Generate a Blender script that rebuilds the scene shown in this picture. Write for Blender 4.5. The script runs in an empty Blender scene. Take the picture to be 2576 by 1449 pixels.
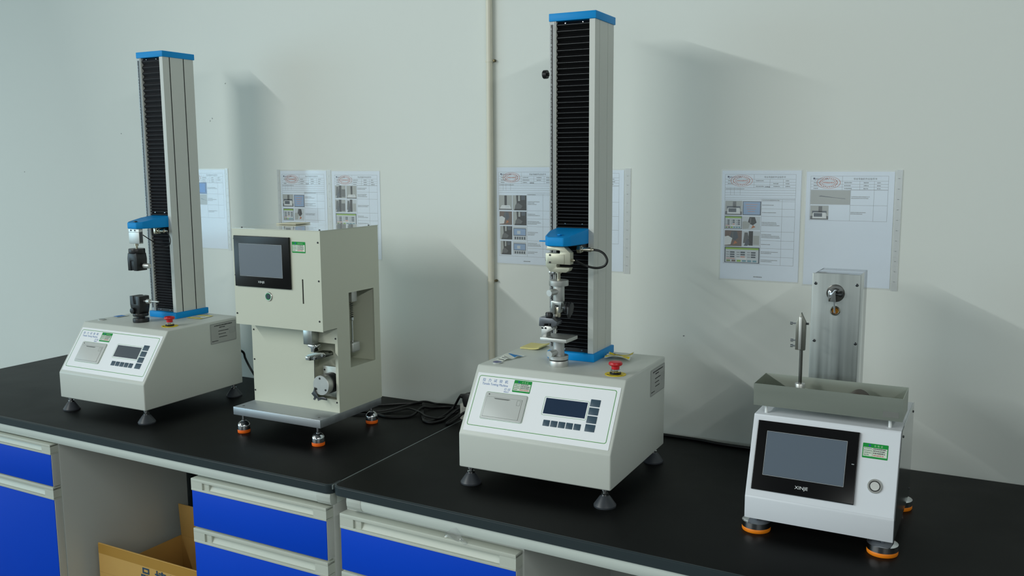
import bpy, bmesh, math, random
from mathutils import Vector, Matrix
random.seed(7)
PI = math.pi
scene = bpy.context.scene
COL = scene.collection
BZ = 0.78                      # height of the bench top above the floor
WY = 0.7971                    # the wall behind the bench

# ------------------------------------------------------------------ camera, light, exposure
def vec(*a): return Vector(a)
yaw, pitch, roll, fpx = 0.4885, 0.1361, -0.0059, 2287.7
fw = vec(-math.sin(yaw)*math.cos(pitch), math.cos(yaw)*math.cos(pitch), -math.sin(pitch))
rt = vec(math.cos(yaw), math.sin(yaw), 0)
up = rt.cross(fw)
r2 = rt*math.cos(roll) + up*math.sin(roll)
u2 = up*math.cos(roll) - rt*math.sin(roll)
cam = bpy.data.cameras.new('camera')
cam.sensor_width = 36.0
cam.lens = 36.0*fpx/2576.0
cam.clip_start = 0.05
cam_o = bpy.data.objects.new('camera', cam)
M = Matrix((r2, u2, -fw)).transposed().to_4x4()
M.translation = vec(2.1668, -1.7429, BZ + 0.8066)
cam_o.matrix_world = M
COL.objects.link(cam_o)
scene.camera = cam_o

world = bpy.data.worlds.new('world')
scene.world = world
world.use_nodes = True
world.node_tree.nodes['Background'].inputs[0].default_value = (0.55, 0.68, 0.80, 1)
world.node_tree.nodes['Background'].inputs[1].default_value = 0.6

def area(name, loc, rot, sx, sy, power, color):
    l = bpy.data.lights.new(name, 'AREA')
    l.shape = 'RECTANGLE'; l.size = sx; l.size_y = sy; l.energy = power; l.color = color
    o = bpy.data.objects.new(name, l); o.location = loc; o.rotation_euler = rot
    COL.objects.link(o)
    return o
CEIL = BZ + 3.2
TUBE = (0.955, 1.0, 0.965)
# two long rows of pendant tubes running away from the wall; a tube shines sideways, so each row is a pair of strips back to back
def tube_row(x, y0, y1, power):
    for side in (-1, 1):
        area('pendant_tube_row', (x + 0.03*side, (y0 + y1)/2, BZ + 2.15), (0, -side*math.radians(72), 0), 0.07, y0 - y1, power, TUBE)
tube_row(-1.55, -1.5, -7.9, 250)
tube_row(4.05, -1.9, -7.9, 120)
# daylight through the long windows in the left wall and in the wall behind the photographer
area('window_daylight', (-4.90, -3.2, BZ + 0.9), (0, -PI/2, 0), 1.6, 4.0, 92, (0.44, 0.78, 1.0))
area('window_daylight', (0.0, -9.88, BZ + 0.9), (PI/2, 0, 0), 6.0, 1.6, 44, (0.76, 0.92, 1.0))

vs = scene.view_settings
vs.view_transform = 'Standard'
vs.look = 'None'
vs.gamma = 1.0
vs.use_curve_mapping = False
vs.exposure = -0.38

# ------------------------------------------------------------------ materials
def lin(c):
    r = []
    for v in c:
        v = v/255.0
        r.append(v/12.92 if v <= 0.04045 else ((v + 0.055)/1.055)**2.4)
    return (r[0], r[1], r[2], 1.0)
MATS = {}
def mat(name, rgb, rough=0.5, metal=0.0, coat=0.0, var=0.0, vscale=8.0, bump=0.0, bscale=300.0, stretch=None, spec=None, coat_rough=0.05):
    if name in MATS: return MATS[name]
    m = bpy.data.materials.new(name); m.use_nodes = True
    nt = m.node_tree; b = nt.nodes['Principled BSDF']
    c = lin(rgb)
    b.inputs['Base Color'].default_value = c
    b.inputs['Roughness'].default_value = rough
    b.inputs['Metallic'].default_value = metal
    b.inputs['Coat Weight'].default_value = coat
    b.inputs['Coat Roughness'].default_value = coat_rough
    if spec is not None: b.inputs['Specular IOR Level'].default_value = spec
    if var > 0 or bump > 0:
        tc = nt.nodes.new('ShaderNodeTexCoord'); mp = nt.nodes.new('ShaderNodeMapping')
        nt.links.new(tc.outputs['Object'], mp.inputs['Vector'])
        if stretch: mp.inputs['Scale'].default_value = stretch
    if var > 0:
        n = nt.nodes.new('ShaderNodeTexNoise'); n.inputs['Scale'].default_value = vscale; n.inputs['Detail'].default_value = 4
        nt.links.new(mp.outputs['Vector'], n.inputs['Vector'])
        mx = nt.nodes.new('ShaderNodeMix'); mx.data_type = 'RGBA'
        mx.inputs[6].default_value = tuple(v*(1 - var) for v in c[:3]) + (1,)
        mx.inputs[7].default_value = tuple(min(1, v*(1 + var)) for v in c[:3]) + (1,)
        nt.links.new(n.outputs['Fac'], mx.inputs[0]); nt.links.new(mx.outputs[2], b.inputs['Base Color'])
        ma = nt.nodes.new('ShaderNodeMapRange'); ma.inputs[3].default_value = max(0.02, rough*(1 - var)); ma.inputs[4].default_value = min(1, rough*(1 + var))
        nt.links.new(n.outputs['Fac'], ma.inputs[0]); nt.links.new(ma.outputs[0], b.inputs['Roughness'])
    if bump > 0:
        n2 = nt.nodes.new('ShaderNodeTexNoise'); n2.inputs['Scale'].default_value = bscale; n2.inputs['Detail'].default_value = 3
        nt.links.new(mp.outputs['Vector'], n2.inputs['Vector'])
        bp = nt.nodes.new('ShaderNodeBump'); bp.inputs['Strength'].default_value = bump; bp.inputs['Distance'].default_value = 0.001
        nt.links.new(n2.outputs['Fac'], bp.inputs['Height']); nt.links.new(bp.outputs['Normal'], b.inputs['Normal'])
    MATS[name] = m
    return m
def clear(name, tint=(1, 1, 1), gloss=0.08, rough=0.08, film=0.0):
    if name in MATS: return MATS[name]
    m = bpy.data.materials.new(name); m.use_nodes = True
    nt = m.node_tree; nt.nodes.clear()
    o = nt.nodes.new('ShaderNodeOutputMaterial'); t = nt.nodes.new('ShaderNodeBsdfTransparent'); g = nt.nodes.new('ShaderNodeBsdfGlossy')
    d = nt.nodes.new('ShaderNodeBsdfDiffuse'); m1 = nt.nodes.new('ShaderNodeMixShader'); m2 = nt.nodes.new('ShaderNodeMixShader')
    t.inputs[0].default_value = (*tint, 1); g.inputs['Roughness'].default_value = rough
    d.inputs[0].default_value = (0.85, 0.88, 0.9, 1)
    m1.inputs[0].default_value = film; nt.links.new(t.outputs[0], m1.inputs[1]); nt.links.new(d.outputs[0], m1.inputs[2])
    m2.inputs[0].default_value = gloss; nt.links.new(m1.outputs[0], m2.inputs[1]); nt.links.new(g.outputs[0], m2.inputs[2])
    nt.links.new(m2.outputs[0], o.inputs[0])
    MATS[name] = m
    return m

WALL = mat('wall_paint', (228, 233, 228), 0.75, var=0.015, vscale=1.2, bump=0.05, bscale=60)
CEILM = mat('ceiling_grey', (88, 90, 89), 0.85)
WALL2 = mat('side_wall_grey', (142, 146, 146), 0.8, var=0.03)
FLOORM = mat('floor_grey', (98, 102, 100), 0.5, var=0.06, vscale=3)
BENCH = mat('bench_black', (10, 11, 11), 0.5, spec=0.16, var=0.12, vscale=6, bump=0.03, bscale=400)
BEDGE_LIT = mat('bench_edge_lit', (44, 54, 58), 0.35, spec=0.35)  # the bench black made paler, front lighting put into the colour
RAIL = mat('powder_white', (205, 213, 207), 0.35)
RAILCAP = mat('rail_cap_grey', (188, 194, 187), 0.45)
CABG = mat('cabinet_grey', (196, 199, 194), 0.5, var=0.02)
HANDLE = mat('handle_alloy', (196, 201, 190), 0.4)
BLUEP = mat('cabinet_blue', (0, 70, 206), 0.5, spec=0.15, var=0.03, vscale=4, bump=0.03, bscale=250)
HOUS = mat('housing_warm_white', (206, 210, 203), 0.42, bump=0.06, bscale=900)
PANEL = mat('panel_overlay', (249, 251, 254), 0.5, spec=0.3)
GREEN = mat('print_green', (62, 152, 40), 0.5)
BLUETX = mat('print_blue', (20, 104, 178), 0.5)
GREYB = mat('printer_grey', (203, 206, 203), 0.45)
GREYL = mat('printer_line', (110, 113, 110), 0.6)
KEYM = mat('key_slate', (62, 84, 100), 0.5)
LCD = mat('lcd_dark', (32, 52, 78), 0.12, coat=0.6)
MBLUE = mat('column_blue', (0, 146, 220), 0.5, spec=0.25, bump=0.04, bscale=700)
ALU = mat('column_aluminium_white', (206, 209, 203), 0.42)
BLACKR = mat('bellows_black', (10, 10, 12), 0.5, spec=0.3)
RIDGE_GLINT = mat('bellows_ridge_glint', (44, 51, 57), 0.38)  # highlight along the pleats, put into a lighter colour
BLACKB = mat('bellows_cloth', (24, 24, 29), 0.6)
BLK = mat('black_paint', (22, 23, 26), 0.4)
GROOVE = mat('groove_black', (10, 10, 12), 0.6)
STEEL = mat('brushed_steel', (176, 180, 178), 0.3, 1.0, var=0.12, vscale=30, stretch=(1, 1, 0.05))
RULERM = mat('ruler_steel', (158, 162, 162), 0.5, 0.6, var=0.3, vscale=60)
CAST = mat('satin_steel', (206, 207, 204), 0.46, 0.9, var=0.08, vscale=40)
CHROME = mat('chrome', (215, 217, 220), 0.08, 1.0)
DKSTEEL = mat('dark_steel', (92, 94, 96), 0.32, 1.0)
NICKEL2 = mat('button_rim', (214, 214, 210), 0.25, 0.8)
NICKEL = mat('nickel', (196, 190, 172), 0.25, 1.0)
LCELL = mat('load_cell_nickel', (190, 190, 172), 0.42, 0.55)
RED = mat('stop_red', (200, 22, 34), 0.35)
YEL = mat('legend_yellow', (232, 208, 20), 0.5)
RUBBER = mat('foot_rubber', (58, 62, 68), 0.42)
ORANGE = mat('foot_orange', (255, 110, 8), 0.5)
PLATE = mat('rating_plate', (178, 180, 176), 0.45, 0.25)
INK = mat('ink_dark', (48, 50, 52), 0.7)
INKG = mat('ink_grey', (120, 124, 126), 0.7)
INKL = mat('ink_light', (150, 155, 160), 0.7)
BEIGE = mat('box_beige', (206, 209, 192), 0.42, bump=0.05, bscale=800)
BEIGET = mat('box_beige_gloss', (196, 199, 186), 0.12, coat=0.8, coat_rough=0.03)
SCRN = mat('touch_screen', (100, 111, 124), 0.10, coat=0.5)
BEZ = mat('bezel_black', (13, 13, 15), 0.22, spec=0.3)
BEZL = mat('bezel_line', (170, 176, 180), 0.4)
WHITE = mat('print_white', (235, 238, 238), 0.5)
HSG4 = mat('housing_cool_white', (228, 232, 238), 0.4)
MIRR = mat('polished_steel', (205, 208, 210), 0.13, 1.0, var=0.1, vscale=20, stretch=(1, 1, 0.1))
TRAYM = mat('tray_steel', (182, 188, 178), 0.42, 1.0, var=0.12, vscale=25, stretch=(0.06, 1, 1))
SSFR = mat('tower_steel', (168, 174, 173), 0.46, 1.0, var=0.5, vscale=45, stretch=(1, 1, 0.03))
BRASS = mat('brass', (190, 128, 48), 0.3, 1.0)
CABLE = mat('cable_black', (16, 16, 18), 0.4)
PAPER = mat('paper_white', (232, 243, 255), 0.7)
STAMP = mat('stamp_red', (198, 122, 100), 0.7)
SLEEVE = clear('sleeve_plastic', gloss=0.035, rough=0.10, film=0.05)
SLEEVE2 = clear('sleeve_strip', gloss=0.07, rough=0.15, film=0.38)
FILMP = clear('clear_film', gloss=0.18, rough=0.06, film=0.18)
CARD = mat('cardboard', (202, 160, 88), 0.8, var=0.05, vscale=12)
CARDD = mat('cardboard_tape', (176, 132, 52), 0.5)
BOXINK = mat('box_ink', (44, 72, 96), 0.8)
NOTE = mat('sticky_note', (224, 212, 142), 0.7)
NOTE2 = mat('pale_note', (214, 210, 186), 0.7)
PIPE = mat('conduit_cream', (222, 218, 200), 0.4)
STRIPM = mat('power_strip_white', (206, 206, 196), 0.45)
STKG = mat('sticker_green', (8, 148, 58), 0.5, spec=0.25)
STKW = mat('sticker_white', (226, 230, 220), 0.6)
STKB = mat('sticker_blue', (20, 130, 200), 0.5)
REDTX = mat('print_red', (205, 110, 104), 0.6)
DKBLUE = mat('disc_blue', (44, 62, 140), 0.25, coat=0.5)
def flatcol(r, g, b): return mat('print_%d_%d_%d' % (r, g, b), (r, g, b), 0.65)

# ------------------------------------------------------------------ mesh helpers
def finish(name, me, m, parent, smooth=True, angle=35):
    if m is not None:
        for k in (m if isinstance(m, (list, tuple)) else [m]): me.materials.append(k)
    if smooth:
        me.shade_smooth(); me.set_sharp_from_angle(angle=math.radians(angle))
    o = bpy.data.objects.new(name, me)
    COL.objects.link(o)
    if parent is not None: o.parent = parent
    return o
class B:
    def __init__(s): s.bm = bmesh.new()
    def _faces(s, vs, fs):
        v = [s.bm.verts.new(p) for p in vs]
        for f in fs: s.bm.faces.new([v[i] for i in f])
        return v
    def box(s, x0, x1, y0, y1, z0, z1, bev=0.0, seg=2, mtx=None):
        vs = [(x0,y0,z0),(x1,y0,z0),(x1,y1,z0),(x0,y1,z0),(x0,y0,z1),(x1,y0,z1),(x1,y1,z1),(x0,y1,z1)]
        fs = [(0,3,2,1),(4,5,6,7),(0,1,5,4),(1,2,6,5),(2,3,7,6),(3,0,4,7)]
        v = s._faces(vs, fs)
        if bev > 0:
            es = set()
            for a in v: es.update(a.link_edges)
            r = bmesh.ops.bevel(s.bm, geom=list(es), offset=bev, segments=seg, profile=0.5, affect='EDGES')
            v = list({x for f in r['faces'] for x in f.verts} | {a for a in v if a.is_valid})
        if mtx is not None: bmesh.ops.transform(s.bm, matrix=mtx, verts=[a for a in v if a.is_valid])
        return s
    def prism(s, pts, axis, a0, a1, bev=0.0, seg=2, mtx=None):
        n = len(pts)
        def P(q, a):
            return (a, q[0], q[1]) if axis == 'x' else ((q[0], a, q[1]) if axis == 'y' else (q[0], q[1], a))
        v = [s.bm.verts.new(P(q, a0)) for q in pts] + [s.bm.verts.new(P(q, a1)) for q in pts]
        fs = [s.bm.faces.new(v[:n][::-1]), s.bm.faces.new(v[n:])]
        for i in range(n):
            j = (i + 1) % n
            fs.append(s.bm.faces.new((v[i], v[j], v[n + j], v[n + i])))
        bmesh.ops.recalc_face_normals(s.bm, faces=fs)
        if bev > 0:
            es = set()
            for f in fs: es.update(f.edges)
            r = bmesh.ops.bevel(s.bm, geom=[e for e in es if e.calc_face_angle(0) > 0.2], offset=bev, segments=seg, profile=0.5, affect='EDGES')
            v = list({x for f in r['faces'] for x in f.verts} | {a for a in v if a.is_valid})
        if mtx is not None: bmesh.ops.transform(s.bm, matrix=mtx, verts=[a for a in v if a.is_valid])
        return s
    def lathe(s, prof, c=(0, 0, 0), axis='z', seg=32, mtx=None):
        # prof: (radius, height) from start to end
        rings = []
        def P(x, y, h):
            p = {'z': (x, y, h), 'y': (x, h, y), 'x': (h, x, y)}[axis]
            p = Vector(p) + Vector(c)
            return mtx @ p if mtx is not None else p
        for r, h in prof:
            if r <= 1e-6: rings.append([s.bm.verts.new(P(0, 0, h))])
            else: rings.append([s.bm.verts.new(P(r*math.cos(2*PI*i/seg), r*math.sin(2*PI*i/seg), h)) for i in range(seg)])
        fs = []
        for a, b in zip(rings, rings[1:]):
            for i in range(seg):
                j = (i + 1) % seg
                if len(a) == 1 and len(b) == 1: continue
                if len(a) == 1: fs.append(s.bm.faces.new((a[0], b[i], b[j])))
                elif len(b) == 1: fs.append(s.bm.faces.new((a[i], b[0], a[j])))
                else: fs.append(s.bm.faces.new((a[i], b[i], b[j], a[j])))
        if len(rings[0]) > 1: fs.append(s.bm.faces.new(rings[0]))
        if len(rings[-1]) > 1: fs.append(s.bm.faces.new(rings[-1][::-1]))
        bmesh.ops.recalc_face_normals(s.bm, faces=fs)
        return s
    def cyl(s, p0, p1, r, r1=None, seg=24):
        p0, p1 = Vector(p0), Vector(p1); d = p1 - p0; L = d.length
        q = Vector((0, 0, 1)).rotation_difference(d.normalized()).to_matrix().to_4x4()
        q.translation = p0
        return s.lathe([(r, 0), (r if r1 is None else r1, L)], seg=seg, mtx=q)
    def tube(s, path, r, seg=10, sub=6):
        pts = [Vector(p) for p in path]
        if sub > 1 and len(pts) > 2:      # Catmull-Rom
            q = [pts[0]*2 - pts[1]] + pts + [pts[-1]*2 - pts[-2]]
            out = []
            for i in range(1, len(q) - 2):
                for k in range(sub):
                    t = k/sub; a, b, c, d = q[i-1], q[i], q[i+1], q[i+2]
                    out.append(0.5*((2*b) + (c - a)*t + (2*a - 5*b + 4*c - d)*t*t + (3*b - a - 3*c + d)*t**3))
            pts = out + [pts[-1]]
        t0 = (pts[1] - pts[0]).normalized()
        n = t0.orthogonal().normalized(); rings = []
        for i, p in enumerate(pts):
            t = (pts[min(i + 1, len(pts) - 1)] - pts[max(i - 1, 0)]).normalized()
            n = (n - t*n.dot(t)).normalized(); b = t.cross(n)
            rings.append([s.bm.verts.new(p + (n*math.cos(2*PI*k/seg) + b*math.sin(2*PI*k/seg))*r) for k in range(seg)])
        fs = []
        for a, b in zip(rings, rings[1:]):
            for i in range(seg):
                j = (i + 1) % seg
                fs.append(s.bm.faces.new((a[i], a[j], b[j], b[i])))
        fs.append(s.bm.faces.new(rings[0][::-1])); fs.append(s.bm.faces.new(rings[-1]))
        bmesh.ops.recalc_face_normals(s.bm, faces=fs)
        return s
    def build(s, name, m, parent=None, smooth=True, angle=35, loc=None, rot=None):
        me = bpy.data.meshes.new(name); s.bm.to_mesh(me); s.bm.free()
        o = finish(name, me, m, parent, smooth, angle)
        if loc: o.location = loc
        if rot: o.rotation_euler = rot
        return o
def rrect(x0, y0, x1, y1, r, n=5):
    out = []
    for cx, cy, a in ((x1 - r, y1 - r, 0), (x0 + r, y1 - r, 90), (x0 + r, y0 + r, 180), (x1 - r, y0 + r, 270)):
        for k in range(n + 1):
            t = math.radians(a + 90*k/n); out.append((cx + r*math.cos(t), cy + r*math.sin(t)))
    return out
class Flat:
    """flat print: coloured shapes on a sheet, in the sheet's own x / y"""
    def __init__(s, z=0.0004): s.v = []; s.f = []; s.mi = []; s.ms = []; s.z = z; s.dz = 0.00004
    def poly(s, pts, m, z=None):
        if m not in s.ms: s.ms.append(m)
        k = len(s.v); zz = s.z if z is None else z
        s.v += [(x, y, zz) for x, y in pts]; s.f.append(list(range(k, k + len(pts)))); s.mi.append(s.ms.index(m))
        return s
    def rect(s, x0, y0, x1, y1, m, z=None):
        return s.poly([(min(x0,x1), min(y0,y1)), (max(x0,x1), min(y0,y1)), (max(x0,x1), max(y0,y1)), (min(x0,x1), max(y0,y1))], m, z)
    def hl(s, x0, x1, y, w, m): return s.rect(x0, y - w/2, x1, y + w/2, m)
    def vl(s, x, y0, y1, w, m): return s.rect(x - w/2, y0, x + w/2, y1, m)
    def ring(s, pts_o, pts_i, m):
        n = len(pts_o)
        for i in range(n):
            j = (i + 1) % n
            s.poly([pts_o[i], pts_o[j], pts_i[j], pts_i[i]], m)
        return s
    def dashes(s, x0, x1, y, h, m, fill=0.9, rnd=None):
        r = rnd or random; x = x0; end = x0 + (x1 - x0)*fill
        while x < end:
            w = h*r.uniform(0.4, 0.8)
            s.rect(x, y - h*r.uniform(0.35, 0.5), min(x + w, end), y + h*r.uniform(0.3, 0.5), m); x += w + h*r.uniform(0.15, 0.3)
        return s
    def build(s, name, parent, loc=None, rot=None):
        me = bpy.data.meshes.new(name); me.from_pydata(s.v, [], s.f)
        for p, k in zip(me.polygons, s.mi): p.material_index = k
        o = finish(name, me, s.ms, parent, False)
        if loc: o.location = loc
        if rot: o.rotation_euler = rot
        return o
def text(name, body, size, m, parent, loc, rot=(0, 0, 0), align='LEFT', space=1.0, line=1.0, bold=0.0, shear=0.0, res=2, sx=1.0):
    cu = bpy.data.curves.new(name, 'FONT'); cu.body = body; cu.size = size; cu.align_x = align
    cu.space_character = space; cu.space_line = line; cu.resolution_u = res; cu.offset = bold; cu.shear = shear
    o = bpy.data.objects.new(name, cu); COL.objects.link(o)
    dg = bpy.context.evaluated_depsgraph_get()
    me = bpy.data.meshes.new_from_object(o.evaluated_get(dg))
    bpy.data.objects.remove(o); bpy.data.curves.remove(cu)
    me.name = name; me.materials.clear()
    if sx != 1.0:
        for v in me.vertices: v.co.x *= sx
    t = finish(name, me, m, parent, False)
    t.location = loc; t.rotation_euler = rot
    return t
def thing(name, label, cat, loc=(0, 0, 0), rz=0.0, group=None):
    o = bpy.data.objects.new(name, None); COL.objects.link(o)
    o.empty_display_size = 0.05; o.location = loc; o.rotation_euler = (0, 0, rz)
    return tag(o, label, cat, group)
def tag(o, label, cat, group=None):
    o['label'] = label; o['category'] = cat
    if group: o['group'] = group
    return o
def struct(o): o['kind'] = 'structure'; return o
def child(src, parent, loc, rot=None):      # another copy of a part and of its sub-parts, mesh data shared
    c = src.copy(); COL.objects.link(c); c.parent = parent; c.location = loc
    if rot: c.rotation_euler = rot
    for g in src.children:
        d = g.copy(); COL.objects.link(d); d.parent = c
    return c

# ------------------------------------------------------------------ the room
X0, X1, Y0 = -5.0, 6.2, -10.0
wb = struct(B().box(X0, X1, WY, WY + 0.15, 0, CEIL).build('wall_back', WALL, smooth=False))
for k, (x, z) in enumerate([(-1.591, 0.783), (-0.959, 0.935), (-0.454, 0.981), (-0.465, 0.972), (-0.379, 1.106), (1.384, 0.305)]):
    Flat(0.0003).poly([(-0.003, -0.0012), (0.0022, -0.002), (0.003, 0.0012), (-0.001, 0.0016)], INKG).build('wall_scuff', wb, (float(x), WY, BZ + float(z)), (PI/2, 0.6*k, 0))
struct(B().box(X0, X1, Y0 - 0.15, Y0, 0, CEIL).build('wall_front', WALL2, smooth=False))
struct(B().box(X1, X1 + 0.15, Y0, WY, 0, CEIL).build('wall_right', WALL2, smooth=False))
struct(B().box(X0 - 0.15, X0, Y0, WY, 0, CEIL).build('wall_left', WALL, smooth=False))
struct(B().box(X0, X1, Y0, WY, -0.1, 0).build('floor', FLOORM, smooth=False))
struct(B().box(X0, X1, Y0, WY, CEIL, CEIL + 0.1).build('ceiling', CEILM, smooth=False))

# ------------------------------------------------------------------ benches and cabinets
def worktop(name, label, pts, corner_i, r):
    # outline with one rounded front corner, black slab; its front edge is added apart in a paler, lit colour
    out = []
    n = len(pts)
    for i, p in enumerate(pts):
        if i == corner_i:
            a, b = Vector(pts[i-1]), Vector(pts[(i+1) % n]); p = Vector(p)
            d1, d2 = (a - p).normalized(), (b - p).normalized()
            c = p + (d1 + d2)*r
            s, e = p + d1*r, p + d2*r
            for k in range(9):
                t = k/8*PI/2
                out.append(tuple(c - d2*r*math.cos(t) - d1*r*math.sin(t)))
        else: out.append(tuple(p))
    root = thing(name, label, 'worktop', (0, 0, BZ))
    B().prism(out, 'z', -0.0235, 0, bev=0.0025, seg=3).build('slab', BENCH, root)
    return root, out
lw, lo = worktop('bench_worktop', 'black bench worktop under the two left machines, meeting a seam at its right end',
    [(-1.34, WY - 0.004), (-1.34, 0.0282), (0.7165, -0.002), (0.701, WY - 0.004)], 2, 0.018)
rw, ro = worktop('bench_worktop', 'black bench worktop under the two right machines, right of the seam',
    [(0.7195, 0.0012), (3.2, -0.085), (3.2, WY - 0.004), (0.7045, WY - 0.004)], 0, 0.022)
def lit_edge(root, path):
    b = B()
    # a thin strip around the front edge, the light on it put into its colour
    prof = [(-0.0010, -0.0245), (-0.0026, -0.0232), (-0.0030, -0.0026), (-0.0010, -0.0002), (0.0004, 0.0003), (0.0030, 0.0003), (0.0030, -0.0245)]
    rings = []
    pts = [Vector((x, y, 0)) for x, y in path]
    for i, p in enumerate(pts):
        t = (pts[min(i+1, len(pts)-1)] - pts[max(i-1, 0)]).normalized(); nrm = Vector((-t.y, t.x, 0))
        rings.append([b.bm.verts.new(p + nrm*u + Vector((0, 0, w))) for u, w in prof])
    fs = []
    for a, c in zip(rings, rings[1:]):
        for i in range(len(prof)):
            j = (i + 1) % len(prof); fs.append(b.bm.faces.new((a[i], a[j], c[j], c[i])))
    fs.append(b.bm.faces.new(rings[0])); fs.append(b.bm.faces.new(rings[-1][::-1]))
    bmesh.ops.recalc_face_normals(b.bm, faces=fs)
    return b.build('lit_edge', BEDGE_LIT, root)
lit_edge(lw, [(-1.34, 0.0282)] + lo[2:11] + [(0.7155, 0.04)])
B().prism([(0.7164, 0.004), (0.7196, 0.004), (0.7047, WY - 0.005), (0.7009, WY - 0.005)], 'z', -0.012, -0.0006).build('seam_bead', mat('seam_grey', (112, 122, 122), 0.4), rw, smooth=False)
lit_edge(rw, [(0.7187, 0.04)] + ro[0:9] + [(3.2, -0.085)])

LB = (0.7, -0.0018, BZ); LR = math.atan(-0.0147)
RB = (0.75, 0.0, BZ); RR = math.atan(-0.0348)
def frame(label, base, rz, x0, x1, cap_end, legs):
    f = thing('lab_bench', label, 'bench', base, rz)
    prof = [(0.010, -0.0249), (0.0045, -0.0255), (0.0030, -0.034), (0.0040, -0.046), (0.0085, -0.0545), (0.014, -0.0570), (0.030, -0.0570), (0.030, -0.0249)]
    c0, c1 = (x0, x0 + 0.046) if cap_end < 0 else (x1 - 0.046, x1)
    r0, r1 = (x0 + 0.046, x1) if cap_end < 0 else (x0, x1 - 0.046)
    B().prism(prof, 'x', r0, r1).build('front_rail', RAIL, f)
    B().prism([(y - 0.0012, z - (0.001 if z < -0.03 else 0)) for y, z in prof], 'x', c0, c1, bev=0.0012).build('rail_end_cap', RAILCAP, f)
    B().box(c1 - 0.012 if cap_end > 0 else c0, c1 if cap_end > 0 else c0 + 0.012, 0.030, 0.74, -0.057, -0.0249, bev=0.001).build('side_rail', RAIL, f)
    B().box(x0, x1, 0.70, 0.74, -0.06, -0.0249).build('rear_rail', RAIL, f)
    for x in legs:
        B().box(x, x + 0.054, 0.69, 0.73, -0.78, -0.0605, bev=0.002).build('leg', BLK, f)
    return f
frame('left bench, pale steel rail running under the left black worktop', LB, LR, -2.03, 0.012, 1, [-2.0, -1.322, -0.05])  # black middle leg added to darken the back of the knee space
frame('right bench, pale steel rail running under the right black worktop', RB, RR, 0.012, 2.4, -1, [0.05, 0.7, 2.3])

def handle(parent, x0, x1, zt, zb, by):
    b = B(); e = 0.043; h = zt - zb
    b.box(x0, x1, -0.0015, by - 0.0005, zt - h*0.26, zt, bev=0.0012)
    b.box(x0, x1, -0.0015, by - 0.0005, zb, zb + h*0.17, bev=0.0008)
    b.box(x0, x0 + e, -0.0010, by - 0.0005, zb + h*0.1, zt - h*0.1)
    b.box(x1 - e, x1, -0.0010, by - 0.0005, zb + h*0.1, zt - h*0.1)
    b.prism([(0.020, zb + h*0.1), (0.004, zb + h*0.1), (0.008, zb + h*0.3), (0.0125, zb + h*0.55), (0.013, zt - h*0.1), (0.020, zt - h*0.1)], 'x', x0 + e*0.5, x1 - e*0.5)
    b.box(x0 + e, x0 + e + 0.022, 0.004, 0.018, zb + h*0.15, zt - h*0.25, bev=0.001)
    return b.build('handle', HANDLE, parent)
def cabinet(label, base, rz, x0, x1, fronts, dep=0.52, fy=0.0, by=0.027):
    c = thing('drawer_cabinet', label, 'cabinet', (base[0], base[1], BZ), rz, 'blue fronted cabinets under the benches')
    B().box(x0 - 0.003, x1 + 0.004, by, dep, -0.745, -0.0595, bev=0.0015).build('body', CABG, c)
    B().box(x0 + 0.02, x1 - 0.02, by + 0.04, dep - 0.02, -0.78, -0.745).build('plinth', BLK, c)
    for nm, zt, zh, zb in fronts:
        d = B().box(x0, x1, fy + 0.0015, by - 0.0005, zb, zh, bev=0.0008).build(nm, CABG, c)
        B().box(x0 + 0.0015, x1 - 0.0015, fy, fy + 0.003, zb + 0.0012, zh - 0.0005, bev=0.0005).build('front_panel', BLUEP, d)
        h = handle(d, x0, x1, zt, zh, by - fy); h.location.y = fy
    return c
cabinet('blue cabinet at the left edge, one drawer above a tall door', LB, LR, -1.66, -1.113,
    [('drawer', -0.0605, -0.0935, -0.198), ('door', -0.2005, -0.2410, -0.74)])
cabinet('blue drawer cabinet below the worktop seam, beside the cardboard box', LB, LR, -0.488, 0.0,
    [('drawer', -0.0635, -0.0985, -0.2055), ('drawer', -0.2100, -0.2510, -0.40), ('drawer', -0.4045, -0.445, -0.595), ('drawer', -0.5995, -0.64, -0.74)])
cabinet('blue drawer cabinet right of the seam, scrap of clear film on its top drawer', RB, RR, -0.007, 0.507,
    [('drawer', -0.0680, -0.1075, -0.2190), ('drawer', -0.2235, -0.262, -0.42), ('drawer', -0.4245, -0.463, -0.74)], fy=-0.001, by=0.030)

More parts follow.
